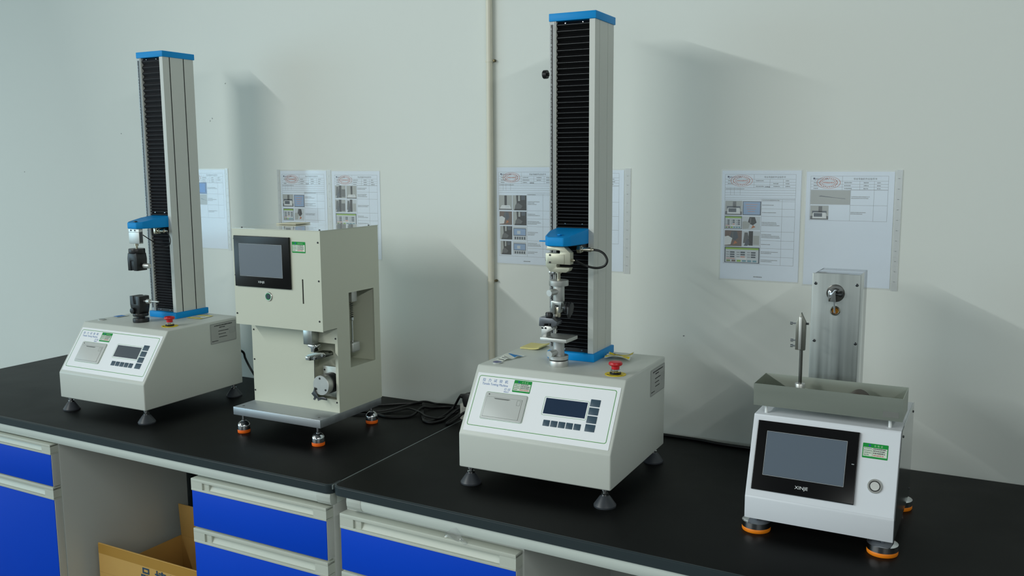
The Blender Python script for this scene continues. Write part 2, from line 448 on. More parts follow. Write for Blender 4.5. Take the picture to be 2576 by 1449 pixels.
# ------------------------------------------------------------------ shared parts of the machines
def panel_frame(parent, name, me_b, m, p):
    """a part whose own x / y lie on the sloping front"""
    o = me_b.build(name, m, parent)
    o.location = (0, 0, p['zk']); o.rotation_euler = (math.atan2(p['zt'] - p['zk'], p['s']), 0, 0)
    return o
def sticker(parent, x, y, w, h, loc=None, rot=None, seed=1):
    r = random.Random(seed)
    s = B().prism(rrect(0, 0, w, h, 0.0015), 'z', 0, 0.0003).build('calibration_sticker', STKG, parent)
    s.location = loc if loc else (x, y, 0.0002)
    if rot: s.rotation_euler = rot
    s['label'] = 'green bordered calibration sticker with handwritten rows'
    f = Flat(0.0004)
    f.rect(w*0.035, h*0.12, w*0.965, h*0.72, STKW)
    f.z = 0.0005
    f.poly([(w*0.27 + w*0.045*math.cos(k*PI/6), h*0.86 + w*0.045*math.sin(k*PI/6)) for k in range(12)], flatcol(40, 70, 170))
    for k in range(4):
        y0 = h*(0.66 - 0.145*k)
        f.dashes(w*0.06, w*0.36, y0, h*0.065, flatcol(60, 120, 80), 1.0 if k < 3 else 0.7, r)
        f.dashes(w*0.42, w*0.94, y0, h*0.085, INK if k < 3 else REDTX, r.uniform(0.75, 1.0), r)
        f.hl(w*0.035, w*0.965, y0 - h*0.07, h*0.012, STKG)
    f.vl(w*0.39, h*0.12, h*0.72, w*0.008, STKG)
    f.build('sticker_print', s)
    text('sticker_heading', '合 格 证', h*0.15, flatcol(170, 220, 170), s, (w*0.44, h*0.80, 0.0005), space=1.1)
    return s
def screw(parent, loc, axis='y', r=0.0028, m=None):
    b = B(); s = -1 if axis == 'y' else 1
    b.lathe([(r, 0), (r, 0.0008*s), (r*0.75, 0.0018*s), (r*0.42, 0.0018*s), (r*0.40, 0.0008*s), (0, 0.0008*s)], axis=axis, seg=14)
    return b.build('screw', m or DKSTEEL, parent, loc=loc)
def hmi(parent, name, x0, y0, x1, y1, sx0, sy0, sx1, sy1, logo_size, led=True):
    """touch panel lying in the parent's x / y: black bezel, screen, thin frame line, maker's lettering"""
    h = B().prism(rrect(x0, y0, x1, y1, 0.002), 'z', 0, 0.006, bev=0.0012).build(name, BEZ, parent)
    B().box(sx0, sx1, sy0, sy1, 0.0055, 0.0063).build('screen', SCRN, h, smooth=False)
    f = Flat(0.0064); o = rrect(sx0 - 0.0012, sy0 - 0.0012, sx1 + 0.0012, sy1 + 0.0012, 0.0004, 1); i = rrect(sx0 - 0.0004, sy0 - 0.0004, sx1 + 0.0004, sy1 + 0.0004, 0.0004, 1)
    f.ring(o, i, BEZL)
    if led: f.rect(x1 - 0.011, y0 + (y1 - y0)*0.545, x1 - 0.006, y0 + (y1 - y0)*0.555, BEZL)
    f.build('screen_outline', h)
    text('panel_lettering', 'XINJE', logo_size, WHITE, h, ((sx0 + sx1)/2, (y0 + sy0)/2 - logo_size*0.33, 0.0065), align='CENTER', sx=1.15)
    return h
def push_button(parent, loc, r, ring_mat, face, rot=None):
    b = B().lathe([(r, 0), (r, 0.0018), (r*0.93, 0.003), (r*0.74, 0.003), (r*0.74, 0.0012)], seg=40).build('push_button', NICKEL2, parent, loc=loc, rot=rot)
    B().lathe([(r*0.74, 0.0008), (r*0.74, 0.0022), (r*0.62, 0.0022), (r*0.62, 0.0008)], seg=40).build('button_ring', ring_mat, b)
    B().lathe([(r*0.62, 0.0006), (r*0.62, 0.0026), (r*0.60, 0.0029), (0, 0.0029)], seg=40).build('button_face', face, b, angle=10)
    return b
def cone_foot(parent, spots, z0):
    first = None
    for x, y in spots:
        if first is None:
            a = B().lathe([(0, 0), (0.0265, 0), (0.027, 0.004), (0.0255, 0.0065), (0.0135, 0.0235), (0.0100, 0.027), (0, 0.027)], seg=36).build('leveling_foot', RUBBER, parent, loc=(x, y, 0))
            B().lathe([(0.0095, 0.027), (0.0095, 0.031), (0.0055, 0.032), (0.0055, z0 - 0.008), (0.0085, z0 - 0.008), (0.0085, z0 + 0.001)], seg=18).build('foot_stem', CHROME, a)
            first = a
        else: child(first, parent, (x, y, 0))
def estop(parent, x, y, z, rot=0.0):
    e = B().lathe([(0.0100, 0.0150), (0.0100, 0.0215), (0.0150, 0.0235), (0.0171, 0.026), (0.0171, 0.029), (0.0150, 0.0320), (0.008, 0.0332), (0, 0.0334)], seg=40).build('emergency_stop', RED, parent, loc=(x, y, z), rot=(0, 0, rot))
    e['label'] = 'red mushroom emergency stop button'
    B().lathe([(0, 0.0004), (0.0262, 0.0004), (0.0262, 0.0016), (0.0, 0.0016)], seg=48).build('legend_plate', YEL, e)
    B().lathe([(0.0142, 0.0016), (0.0142, 0.0055), (0.0118, 0.0070), (0, 0.0070)], seg=32).build('lock_nut', BLK, e)
    B().lathe([(0.0120, 0.0070), (0.0124, 0.0095), (0.0113, 0.0112), (0.0118, 0.0140), (0.0100, 0.0152), (0, 0.0152)], seg=32).build('collar', CHROME, e)
    f = Flat(0.0018)
    for a0, n in ((200, 9), (285, 7)):
        for k in range(n):
            a = math.radians(a0 + k*7.2); c, s = math.cos(a), math.sin(a)
            f.poly([(c*0.0190 - s*0.0008, s*0.0190 + c*0.0008), (c*0.0190 + s*0.0008, s*0.0190 - c*0.0008), (c*0.0228 + s*0.0008, s*0.0228 - c*0.0008), (c*0.0228 - s*0.0008, s*0.0228 + c*0.0008)], INK)
    f.build('legend_print', e)
    return e
def bellows(parent, x0, x1, y, z0, z1, p0, p1, ridge_glint, depth=0.0075):
    """accordion cover: pleats pulled wide at the top (p1) and packed at the bottom (p0)"""
    pts = []; rid = []
    z = z0
    b = B(); zs = [z0]
    while z < z1 - 0.003:
        t = (z - z0)/(z1 - z0); z = min(z + p0 + (p1 - p0)*t, z1); zs.append(z)
    prof = []
    for a, c in zip(zs, zs[1:]):
        h = c - a
        prof += [(y + depth, a), (y, a + h*0.5 - min(0.0006, h*0.08)), (y, a + h*0.5 + min(0.0006, h*0.08))]
        rid.append(a + h*0.5)
    prof.append((y + depth, z1))
    poly = prof + [(y + depth + 0.004, z1), (y + depth + 0.004, z0)]
    o = b.prism(poly, 'x', x0, x1).build('bellows', BLACKR if ridge_glint else BLACKB, parent, smooth=False)
    if ridge_glint is None: return o
    r = B()
    for zz in rid: r.box(x0 + 0.0015, x1 - 0.0005, y - 0.00035, y + 0.0008, zz - 0.00045, zz + 0.00045)
    r.build('pleat_glint', ridge_glint, o, smooth=False)  # thin lighter strips painted in as the highlight on each pleat
    return o

def tester(p):
    R = thing('tensile_tester', p['label'], 'testing machine', (p['x'], p['y'], BZ), p['a'], 'twin tensile testers with tall columns')
    w, d, z0, zk, zt, s = p['w'], p['d'], p['z0'], p['zk'], p['zt'], p['s']
    B().prism([(0, z0), (d, z0), (d, zt), (s, zt), (0, zk)], 'x', 0, w, bev=0.0038, seg=4).build('housing', HOUS, R)
    cone_foot(R, [(0.022, 0.022), (w - 0.022, 0.022), (0.022, d - 0.022), (w - 0.022, d - 0.022)], z0)
    # --- sloping control panel
    L = math.hypot(s, zt - zk)
    P = panel_frame(R, 'control_panel', B().prism(rrect(0.0095, 0.010, w - 0.0085, 0.166, 0.002), 'z', 0.0004, 0.0010), PANEL, p)
    f = Flat(0.0012)
    gx0, gx1, gy0, gy1 = 0.0158, w - 0.017, 0.0246, 0.1586
    f.ring(rrect(gx0, gy0, gx1, gy1, 0.006), rrect(gx0 + 0.0015, gy0 + 0.0015, gx1 - 0.0015, gy1 - 0.0015, 0.0048), GREEN)
    dx0, dx1, dy0, dy1 = 0.2145, 0.3245, 0.0790, 0.1192
    f.ring(rrect(dx0 - 0.004, dy0 - 0.004, dx1 + 0.004, dy1 + 0.0035, 0.004), rrect(dx0 - 0.0033, dy0 - 0.0033, dx1 + 0.0033, dy1 + 0.0028, 0.0033), GREEN)
    f.ring(rrect(0.0468, 0.0446, 0.1655, 0.1172, 0.005), rrect(0.0474, 0.0452, 0.1649, 0.1166, 0.0045), GREEN)
    f.build('green_border', P)
    text('panel_heading', '拉  力  试  验  机', 0.0092, BLUETX, P, (0.0275, 0.1440, 0.0012), space=1.12)
    text('panel_heading', 'Tensile Testing Machine', 0.0088, BLUETX, P, (0.0290, 0.1345, 0.0012), sx=0.86)
    text('panel_heading', '打 印', 0.0075, BLUETX, P, (0.0945, 0.1250, 0.0012))
    text('panel_heading', 'PRINT', 0.0052, BLUETX, P, (0.0950, 0.1192, 0.0012))
    kx = [0.2297, 0.2500, 0.2703, 0.2905, 0.3109]
    key = None
    for x in kx:
        if key is None: key = B().prism(rrect(-0.0088, -0.0077, 0.0088, 0.0077, 0.0012), 'z', 0.001, 0.0017, bev=0.0003).build('key', KEYM, P, loc=(x, 0.0557, 0))
        else: child(key, P, (x, 0.0557, 0))
    key = None
    for y in (0.1200, 0.0991, 0.0782, 0.0573):
        if key is None: key = B().prism(rrect(-0.0127, -0.0091, 0.0127, 0.0091, 0.0012), 'z', 0.001, 0.0017, bev=0.0003).build('key', KEYM, P, loc=(0.3435, y, 0))
        else: child(key, P, (0.3435, y, 0))
    B().box(dx0, dx1, dy0, dy1, 0.0008, 0.0014).build('display_screen', p['lcd'], P, smooth=False)
    # --- receipt printer
    pr = panel_frame(R, 'receipt_printer', B().prism(rrect(0.0482, 0.0462, 0.1640, 0.1160, 0.004), 'z', 0.0006, 0.0042, bev=0.0012), GREYB, p)
    B().prism(rrect(0.0545, 0.0515, 0.1535, 0.1035, 0.0015), 'z', 0.0040, 0.0050, bev=0.0004).build('paper_door', GREYB, pr)
    f = Flat(0.0044)
    f.rect(0.0540, 0.0510, 0.1540, 0.1040, GREYL)
    f.build('door_gap', pr)
    f = Flat(0.0052)
    f.poly([(0.074, 0.1012), (0.079, 0.0985), (0.115, 0.0980), (0.122, 0.1003), (0.118, 0.1012)], GREYL)
    f.ring(rrect(0.1405, 0.0880, 0.1500, 0.1015, 0.0006, 1), rrect(0.1410, 0.0885, 0.1495, 0.1010, 0.0006, 1), GREYL)
    f.poly([(0.0590 + 0.0016*math.cos(k*PI/6), 0.1097 + 0.0016*math.sin(k*PI/6)) for k in range(12)], INK)
    f.build('printer_marks', pr)
    sticker(P, 0.1175, 0.1235, 0.0490, 0.0318, loc=(0.1175, 0.1237, 0.0012), seed=p['seed'])
    # --- things on the lid
    ex, ey = p['estop']; estop(R, ex, ey, zt, 0.3)
    bx, by_ = p['level']
    lv = B().lathe([(0, 0.0002), (0.0135, 0.0002), (0.0135, 0.0022), (0.0115, 0.003), (0, 0.0022)], seg=32).build('bubble_level', CAST, R, loc=(bx, by_, zt))
    B().lathe([(0.0112, 0.0026), (0.0108, 0.0034), (0, 0.0036)], seg=32).build('level_lens', p['lens'], lv)
    # --- rating plate on the right side
    pl = B().prism(rrect(0, 0, 0.118, 0.0705, 0.004), 'z', 0, 0.0008).build('rating_plate', PLATE, R, loc=(w + 0.0002, 0.282, 0.205), rot=(PI/2, 0, PI/2))
    f = Flat(0.001); r = random.Random(p['seed'])
    f.ring(rrect(0.002, 0.002, 0.116, 0.0685, 0.0035), rrect(0.0027, 0.0027, 0.1153, 0.0678, 0.003), INKG)
    f.dashes(0.018, 0.100, 0.0615, 0.0042, INK, 1.0, r); f.dashes(0.040, 0.066, 0.0545, 0.004, INK, 1.0, r)
    for k, (a, c) in enumerate(((0.036, 0.083), (0.036, 0.07), (0.038, 0.075))): f.dashes(a, c, 0.042 - k*0.0105, 0.0032, INK, 1.0, r)
    f.ring(rrect(0.086, 0.028, 0.112, 0.047, 0.0005, 1), rrect(0.0865, 0.0285, 0.1115, 0.0465, 0.0005, 1), INKG)
    for k in range(3): f.hl(0.086, 0.112, 0.0325 + k*0.0048, 0.0004, INKG)
    f.dashes(0.006, 0.034, 0.010, 0.0032, INK, 1.0, r)
    f.build('plate_print', pl)
    # --- column
    cx, cy, cw, cd = p['cx'], p['cy'], p['cw'], p['cd']; ct, cc = p['cz1'], p['cz2']
    B().box(cx, cx + cw, cy, cy + cd, ct, cc, bev=0.0013, seg=2).build('column_cap', MBLUE, R)
    B().prism([(cx - 0.002, cy - 0.006), (cx + cw*0.42, cy - 0.006), (cx + cw + 0.003, cy - 0.006), (cx + cw + 0.003, cy + cd + 0.003), (cx - 0.002, cy + cd + 0.003)], 'z', zt, zt + 0.021, bev=0.002).build('column_base', MBLUE, R)
    xa, xb, yf, yb = cx + 0.0025, cx + cw - 0.0035, cy + 0.003, cy + cd - 0.004
    sl, sr = 0.0165, 0.0150
    g = p['groove']; gd = 0.003
    gy = [yf + (yb - yf)*t for t in p['gt']]
    pts = [(xa, yf), (xa + sl, yf), (xa + sl, yf + 0.022), (xb - sr, yf + 0.022), (xb - sr, yf), (xb, yf)]
    for q in gy: pts += [(xb, q - g/2), (xb - gd, q - g/2), (xb - gd, q + g/2), (xb, q + g/2)]
    pts += [(xb, yb), (xa, yb)]
    for q in gy[::-1]: pts += [(xa, q + g/2), (xa + gd, q + g/2), (xa + gd, q - g/2), (xa, q - g/2)]
    colo = B().prism(pts, 'z', zt + 0.021, ct).build('column', ALU, R)
    for q in gy: B().box(xb - gd, xb - 0.0006, q - g/2 + 0.0001, q + g/2 - 0.0001, zt + 0.021, ct).build('groove_strip', GROOVE, colo, smooth=False)
    # --- ruler on the left edge of the front
    ru = B().box(xa - 0.001, xa + 0.0132, yf - 0.0016, yf, zt + 0.022, ct - 0.001).build('ruler', RULERM, R, smooth=False)
    f = Flat(0.0002); zl = ct - zt - 0.03
    f.rect(0.0035, 0.01, 0.0105, zl, BLK)
    f.z = 0.0004
    n = int(zl/0.002)
    for k in range(n):
        yy = 0.012 + k*0.002
        if yy > zl - 0.002: break
        f.hl(0.0105 - (0.0022 if k % 5 == 0 else 0.0010), 0.0105, yy, 0.0004, BEZL)
    rp = f.build('ruler_scale', ru); rp.location = (xa - 0.001, yf - 0.0016, zt + 0.022); rp.rotation_euler = (PI/2, 0, 0)
    nums = []
    for k in range(84, 1, -1): nums.append(str(k // 10) + '0' if k % 10 == 0 else str(k % 10))
    t = text('ruler_numerals', '\n'.join(nums), 0.0056, BEZL, ru, (xa + 0.0042, yf - 0.0023, zt + 0.012 + 0.84), (PI/2, 0, 0), align='CENTER', res=1, bold=0.0002)
    hgt = max(v.co.y for v in t.data.vertices) - min(v.co.y for v in t.data.vertices)
    k = 0.826/hgt
    for v in t.data.vertices: v.co.y *= k
    for v in t.data.vertices: v.co.x *= 0.85
    # --- bellows
    bx0, bx1 = xa + sl + 0.0004, xb - sr - 0.0004
    ch0, ch1 = p['ch']
    bellows(R, bx0, bx1, yf + 0.003, ch1 - 0.012, ct - 0.002, p['pl'][0], p['pl'][1], p['ridge_glint'])
    bellows(R, bx0, bx1, yf + 0.003, zt + 0.032, ch0 + 0.02, p['pl'][2], p['pl'][3], p['ridge_glint'])
    B().box(bx0, bx1, yf + 0.004, yf + 0.012, zt + 0.0215, zt + 0.0315).build('bellows_clamp', BLK, R)
    for zz in (ct - 0.006, ch1 + 0.010, zt + 0.027):
        for q in (0.27, 0.80):
            B().lathe([(0.0022, 0), (0.0022, -0.002), (0.001, -0.0032), (0, -0.0032)], axis='y', seg=12).build('screw', CHROME, R, loc=(bx0 + (bx1 - bx0)*q, yf + 0.0045, zz))
    # --- crosshead arm: a trough shaped blue cover
    hx0, hx1, yq = p['hx']
    top = [(bx0 - 0.001, yf + 0.014), (bx1 + 0.001, yf + 0.014), (bx1 + 0.001, yf - 0.022), (hx1, yq + 0.018), (hx1 - 0.012, yq), (hx0 + 0.012, yq), (hx0, yq + 0.014), (bx0 - 0.001, yf - 0.040)]
    b = B(); nn = len(top)
    lo_ = [b.bm.verts.new((x, y, ch0)) for x, y in top]
    hi = [b.bm.verts.new((x, y, ch1 - (yf - y)*0.155 if y < yf else ch1)) for x, y in top]
    fs = [b.bm.faces.new(lo_[::-1])]
    cxm = sum(x for x, y in top)/nn
    inn = [b.bm.verts.new((cxm + (x - cxm)*0.84, (yf - 0.045) + (y - yf + 0.045)*0.84, v.co.z - 0.0012)) for (x, y), v in zip(top, hi)]
    for i in range(nn):
        j = (i + 1) % nn
        fs.append(b.bm.faces.new((lo_[i], lo_[j], hi[j], hi[i]))); fs.append(b.bm.faces.new((hi[i], hi[j], inn[j], inn[i])))
    fs.append(b.bm.faces.new(inn))
    bmesh.ops.recalc_face_normals(b.bm, faces=fs)
    bmesh.ops.bevel(b.bm, geom=[e for e in b.bm.edges if e.calc_face_angle(0) > 0.25], offset=0.003, segments=3, profile=0.5, affect='EDGES')
    hd = b.build('crosshead', MBLUE, R, angle=50)
    ax, ay = p['axis']
    B().lathe([(0.0062, 0), (0.0062, 0.003), (0.003, 0.003), (0.003, 0.0012), (0, 0.0012)], seg=6).build('crosshead_bolt', p['bolt'], hd, loc=(ax + 0.002, ay, ch1 - (yf - ay)*0.155 - 0.0012))
    B().prism([(hx0 - 0.034, yf - 0.056), (hx0 + 0.012, yf - 0.064), (hx0 + 0.012, yf - 0.044), (hx0 - 0.034, yf - 0.051)], 'z', ch0 + 0.006, ch0 + 0.0095, bev=0.001).build('limit_finger', MBLUE, hd)
    return R, dict(xa=xa, xb=xb, yf=yf, yb=yb, ax=ax, ay=ay, ch0=ch0, ch1=ch1)

# ------------------------------------------------------------------ left tensile tester
LCD1 = mat('lcd_grey', (92, 98, 106), 0.12, coat=0.5)
T1, q = tester(dict(x=-0.5487, y=0.1589, a=0.0036, w=0.4028, d=0.4216, z0=0.0451, zk=0.1294, zt=0.2832, s=0.1066,
    cx=0.1225, cy=0.2834, cw=0.1251, cd=0.1389, cz1=1.1651, cz2=1.1845, ch=(0.5985, 0.6375), hx=(0.1525, 0.2180, 0.172),
    axis=(0.1835, 0.1880), groove=0.0042, gt=(0.225, 0.675), pl=(0.0095, 0.0205, 0.0085, 0.0135), estop=(0.3400, 0.1700), level=(0.0285, 0.1560),
    lens=mat('lens_dark', (40, 42, 48), 0.2, coat=0.5), lcd=LCD1, ridge_glint=None, seed=3, bolt=BLK,
    label='leftmost tensile tester, tall black bellows column with black wedge grips'))
ax, ay = q['ax'], q['ay']
lc = B().box(ax - 0.0255, ax + 0.0245, ay - 0.008, ay + 0.0085, 0.5485, 0.5990, bev=0.0015).build('load_cell', CAST, T1)
B().box(ax + 0.0242, ax + 0.0252, ay - 0.006, ay + 0.006, 0.552, 0.588).build('side_cover', DKSTEEL, lc, smooth=False)
B().box(ax - 0.0257, ax + 0.0247, ay - 0.0083, ay - 0.0077, 0.5865, 0.5875).build('slot', GROOVE, lc, smooth=False)
for k in (-0.013, 0.006):
    B().lathe([(0.0026, 0), (0.0026, -0.0016), (0.0012, -0.0016), (0.0012, -0.0004), (0, -0.0004)], axis='y', seg=12).build('screw', DKSTEEL, lc, loc=(ax + k, ay - 0.008, 0.593))
ug = B().lathe([(0, 0.5165), (0.0255, 0.5165), (0.0262, 0.518), (0.0262, 0.530), (0.0252, 0.532), (0, 0.532)], c=(ax, ay, 0), seg=44).build('upper_grip', BLK, T1)
B().lathe([(0.0042, 0.531), (0.0042, 0.541), (0.0062, 0.541), (0.0062, 0.549)], c=(ax, ay, 0), seg=16).build('stud', NICKEL, ug)
b = B()
b.prism([(ax - 0.0200, 0.5175), (ax - 0.0235, 0.500), (ax - 0.0225, 0.4590), (ax - 0.0085, 0.4590), (ax - 0.0085, 0.492), (ax + 0.0045, 0.492), (ax + 0.0045, 0.4590), (ax + 0.0215, 0.4590), (ax + 0.0235, 0.500), (ax + 0.0200, 0.5175)], 'y', ay - 0.0210, ay + 0.0200, bev=0.0012)
b.build('jaw_body', BLK, ug)
for x in (-0.0050, 0.0015):
    B().box(ax + x - 0.0028, ax + x + 0.0028, ay - 0.0190, ay + 0.0180, 0.4600, 0.4915, bev=0.0006).build('jaw_face', BLK, ug)
B().lathe([(0.004, 0), (0.004, 0.008), (0.0084, 0.008), (0.0084, 0.032), (0.0074, 0.034), (0.002, 0.034), (0.002, 0.0322), (0, 0.0322)], axis='x', seg=24).build('clamp_screw', CAST, ug, loc=(ax + 0.0215, ay + 0.002, 0.4752))
lg = B().lathe([(0, 0.2832), (0.0258, 0.2832), (0.0262, 0.285), (0.0262, 0.2945), (0.0252, 0.2970), (0.0130, 0.2970), (0.0130, 0.3035), (0.0246, 0.3038), (0.0252, 0.305), (0.0252, 0.3130), (0.0242, 0.3145), (0, 0.3145)], c=(ax, ay, 0), seg=44).build('lower_grip', BLK, T1)
b = B()
b.prism([(ax - 0.0150, 0.3140), (ax + 0.0170, 0.3140), (ax + 0.0235, 0.340), (ax + 0.0225, 0.3725), (ax + 0.0060, 0.3735), (ax + 0.0060, 0.346), (ax - 0.0065, 0.346), (ax - 0.0065, 0.3735), (ax - 0.0240, 0.3730), (ax - 0.0240, 0.345), (ax - 0.0205, 0.326)], 'y', ay - 0.0210, ay + 0.0200, bev=0.0012)
b.build('jaw_body', BLK, lg)
for x in (-0.0035, 0.0030):
    B().box(ax + x - 0.0028, ax + x + 0.0028, ay - 0.0190, ay + 0.0180, 0.3465, 0.3725, bev=0.0006).build('jaw_face', BLK, lg)
B().lathe([(0.0042, -0.006), (0.0095, -0.005), (0.0100, 0.0), (0.0095, 0.006), (0, 0.007)], axis='y', c=(ax - 0.008, ay - 0.024, 0.3240), seg=20).build('side_knob', BLK, lg)
cs = B().cyl((ax + 0.020, ay - 0.004, 0.3560), (ax + 0.093, ay - 0.004, 0.3580), 0.0028).build('clamp_screw', CAST, lg)
B().cyl((ax + 0.040, ay - 0.004, 0.3565), (ax + 0.054, ay - 0.004, 0.3570), 0.0076).build('screw_knob', CAST, lg)
cn = B().lathe([(0.0085, 0), (0.0085, 0.008), (0.0058, 0.009), (0.0058, 0.020), (0.0072, 0.0205), (0.0072, 0.030), (0.0042, 0.034), (0.0030, 0.042)], axis='x', seg=20).build('connector', NICKEL, T1, loc=(0.206, 0.262, 0.5870))
B().box(-0.010, 0.001, -0.012, 0.026, -0.010, 0.0115, bev=0.001).build('connector_bracket', NICKEL, cn)
B().tube([(0.243, 0.2605, 0.5872), (0.257, 0.257, 0.581), (0.2685, 0.255, 0.562), (0.266, 0.254, 0.543), (0.250, 0.253, 0.535), (0.226, 0.248, 0.541), (0.200, 0.236, 0.556), (ax + 0.025, ay + 0.008, 0.577)], 0.0016, 10).build('signal_cable', CABLE, T1)

# ------------------------------------------------------------------ centre tensile tester
T3, q = tester(dict(x=1.0023, y=0.1566, a=0.0169, w=0.4084, d=0.4055, z0=0.0464, zk=0.1338, zt=0.2901, s=0.1026,
    cx=0.1332, cy=0.2553, cw=0.1293, cd=0.1384, cz1=1.1642, cz2=1.1836, ch=(0.6000, 0.6400), hx=(0.1640, 0.2320, 0.152),
    axis=(0.1960, 0.1790), groove=0.0016, gt=(0.235, 0.675), pl=(0.0082, 0.0168, 0.0100, 0.0125), estop=(0.3630, 0.1475), level=(0.0386, 0.1385),
    lens=DKBLUE, lcd=LCD, ridge_glint=RIDGE_GLINT, seed=5, bolt=MBLUE,
    label='tall centre tensile tester with blue crosshead and silver grips, in front of wall papers'))
ax, ay, yf = q['ax'], q['ay'], q['yf']
prof = [(0.1647, 0.5985), (0.1605, 0.5885), (0.2035, 0.5885), (0.2055, 0.5845), (0.2035, 0.5805), (0.1592, 0.5805), (0.1592, 0.5500), (0.1744, 0.5330), (0.2230, 0.5332), (0.2310, 0.5370), (0.2355, 0.5455),
        (0.1950, 0.5455), (0.1930, 0.5495), (0.1950, 0.5535), (0.2367, 0.5535), (0.2367, 0.5830), (0.2170, 0.5985)]
prof = [(0.198 + (x - 0.198)*0.87, z) for x, z in prof]
lc = B().prism(prof, 'y', ay - 0.011, ay + 0.011, bev=0.0006).build('load_cell', LCELL, T3)
B().box(0.1695, 0.2160, ay - 0.0122, ay - 0.0112, 0.5545, 0.5790, bev=0.0003).build('cover_plate', LCELL, lc)
for z in (0.5765, 0.5580):
    B().lathe([(0.0026, 0), (0.0026, -0.0012), (0.0014, -0.0012), (0.0014, -0.0002), (0, -0.0002)], axis='y', seg=14).build('screw', DKSTEEL, lc, loc=(0.1770, ay - 0.0122, z))
B().lathe([(0.004, 0), (0.004, 0.004), (0.0026, 0.0055), (0.0026, 0.009)], axis='x', seg=16).build('cable_gland', NICKEL, lc, loc=(0.2317, ay, 0.5640))
gl = B().lathe([(0.003, -0.003), (0.0065, -0.003), (0.0065, 0)], axis='x', seg=16).build('side_plug', DKSTEEL, lc, loc=(0.1642, ay, 0.5640))
ug = B().lathe([(0, 0.4985), (0.0246, 0.4985), (0.0250, 0.4995), (0.0250, 0.5115), (0.0242, 0.5125), (0, 0.5125)], c=(ax, ay, 0), seg=48).build('upper_grip', CAST, T3)
B().lathe([(0.0046, 0.5120), (0.0046, 0.5300), (0.0074, 0.5300), (0.0074, 0.5345)], c=(ax, ay, 0), seg=20).build('stud', NICKEL, ug)
B().lathe([(0, 0.4585), (0.0146, 0.4585), (0.0150, 0.4600), (0.0150, 0.4985)], c=(ax, ay, 0), seg=36).build('socket', CAST, ug)
B().cyl((ax - 0.003, ay - 0.012, 0.4840), (ax - 0.009, ay - 0.040, 0.4830), 0.0082).build('thumb_screw', CAST, ug)
b = B()
b.prism([(0.1795, 0.4590), (0.2085, 0.4590), (0.2085, 0.4480), (0.2060, 0.4300), (0.1990, 0.4300), (0.2005, 0.4480), (0.1905, 0.4480), (0.1895, 0.4250), (0.1815, 0.4250), (0.1795, 0.4400)], 'y', ay - 0.012, ay + 0.010, bev=0.0008)
b.build('clamp_bracket', STEEL, ug)
B().cyl((0.1745, ay - 0.003, 0.4420), (0.2150, ay - 0.003, 0.4430), 0.0026).build('clamp_screw', CHROME, ug)
B().box(0.1890, 0.2010, ay - 0.007, ay + 0.006, 0.4170, 0.4420, bev=0.001).build('clamp_jaw', NICKEL, ug)
b = B().lathe([(0.006, 0), (0.013, 0.002), (0.0145, 0.006), (0.0125, 0.012), (0.006, 0.0135), (0, 0.0135)], axis='x', seg=28)
b.prism([(ay + 0.016, 0.004), (ay + 0.010, 0.014), (ay - 0.004, 0.017), (ay - 0.018, 0.006), (ay - 0.021, -0.014), (ay - 0.012, -0.025), (ay - 0.004, -0.019), (ay + 0.010, -0.012)], 'x', 0.0135, 0.0195, bev=0.002,
        mtx=Matrix.Translation((0, -ay + 0.0, 0)))
wk = b.build('wing_knob', BLK, ug, loc=(0.2145, ay - 0.003, 0.4420))
lg = B().lathe([(0, 0.2901), (0.0250, 0.2901), (0.0254, 0.2912), (0.0254, 0.3040), (0.0246, 0.3052), (0, 0.3052)], c=(ax, ay, 0), seg=48).build('lower_grip', CAST, T3)
B().lathe([(0.0236, 0.3050), (0.0236, 0.3078)], c=(ax, ay, 0), seg=40).build('spacer_ring', BLK, lg)
B().lathe([(0, 0.3078), (0.0246, 0.3078), (0.0254, 0.3086), (0.0254, 0.3170), (0.0246, 0.3180), (0, 0.3180)], c=(ax, ay, 0), seg=48).build('lock_ring', CAST, lg)
B().lathe([(0.0152, 0.3180), (0.0152, 0.3580)], c=(ax, ay, 0), seg=36).build('post', mat('post_alloy', (196, 198, 198), 0.42, 0.8), lg)
B().cyl((ax - 0.004, ay - 0.012, 0.3270), (ax - 0.010, ay - 0.036, 0.3255), 0.0088).build('thumb_screw', CAST, lg)
Mt = Matrix.Translation((ax + 0.002, ay - 0.003, 0)) @ Matrix.Rotation(math.radians(-2), 4, 'Z')
sp = B().box(-0.037, 0.037, -0.034, 0.034, 0.3580, 0.3672, bev=0.0008, mtx=Mt).build('sample_plate', CAST, lg)
vb = B().prism([(0.1580, 0.3672), (0.1720, 0.3672), (0.1735, 0.3780), (0.1900, 0.3870), (0.1850, 0.3950), (0.1590, 0.3955)], 'y', ay - 0.024, ay + 0.004, bev=0.0008).build('vise_block', CAST, T3)
B().prism([(0.1520, 0.3945), (0.1660, 0.3935), (0.1670, 0.4015), (0.1860, 0.4030), (0.1880, 0.3930), (0.2010, 0.3985), (0.2030, 0.4080), (0.1900, 0.4160), (0.1530, 0.4170)], 'y', ay - 0.026, ay + 0.006, bev=0.001).build('vise_jaw', mat('jaw_grey', (108, 112, 118), 0.4, 0.7), vb)
B().lathe([(0.0085, 0.4170), (0.0098, 0.4185), (0.0098, 0.4270), (0.0085, 0.4290), (0, 0.4290)], c=(0.1740, ay - 0.010, 0), seg=20).build('vise_knob', BLK, vb)
B().lathe([(0.0030, 0.3940), (0.0042, 0.3955), (0.0042, 0.4030)], c=(0.1760, ay - 0.014, 0), seg=12).build('vise_screw', DKSTEEL, vb)
for x in (0.161, 0.170):
    B().lathe([(0.0025, 0), (0.0025, -0.002), (0, -0.002)], axis='y', seg=12).build('screw', DKSTEEL, vb, loc=(x, ay - 0.0235, 0.3900))
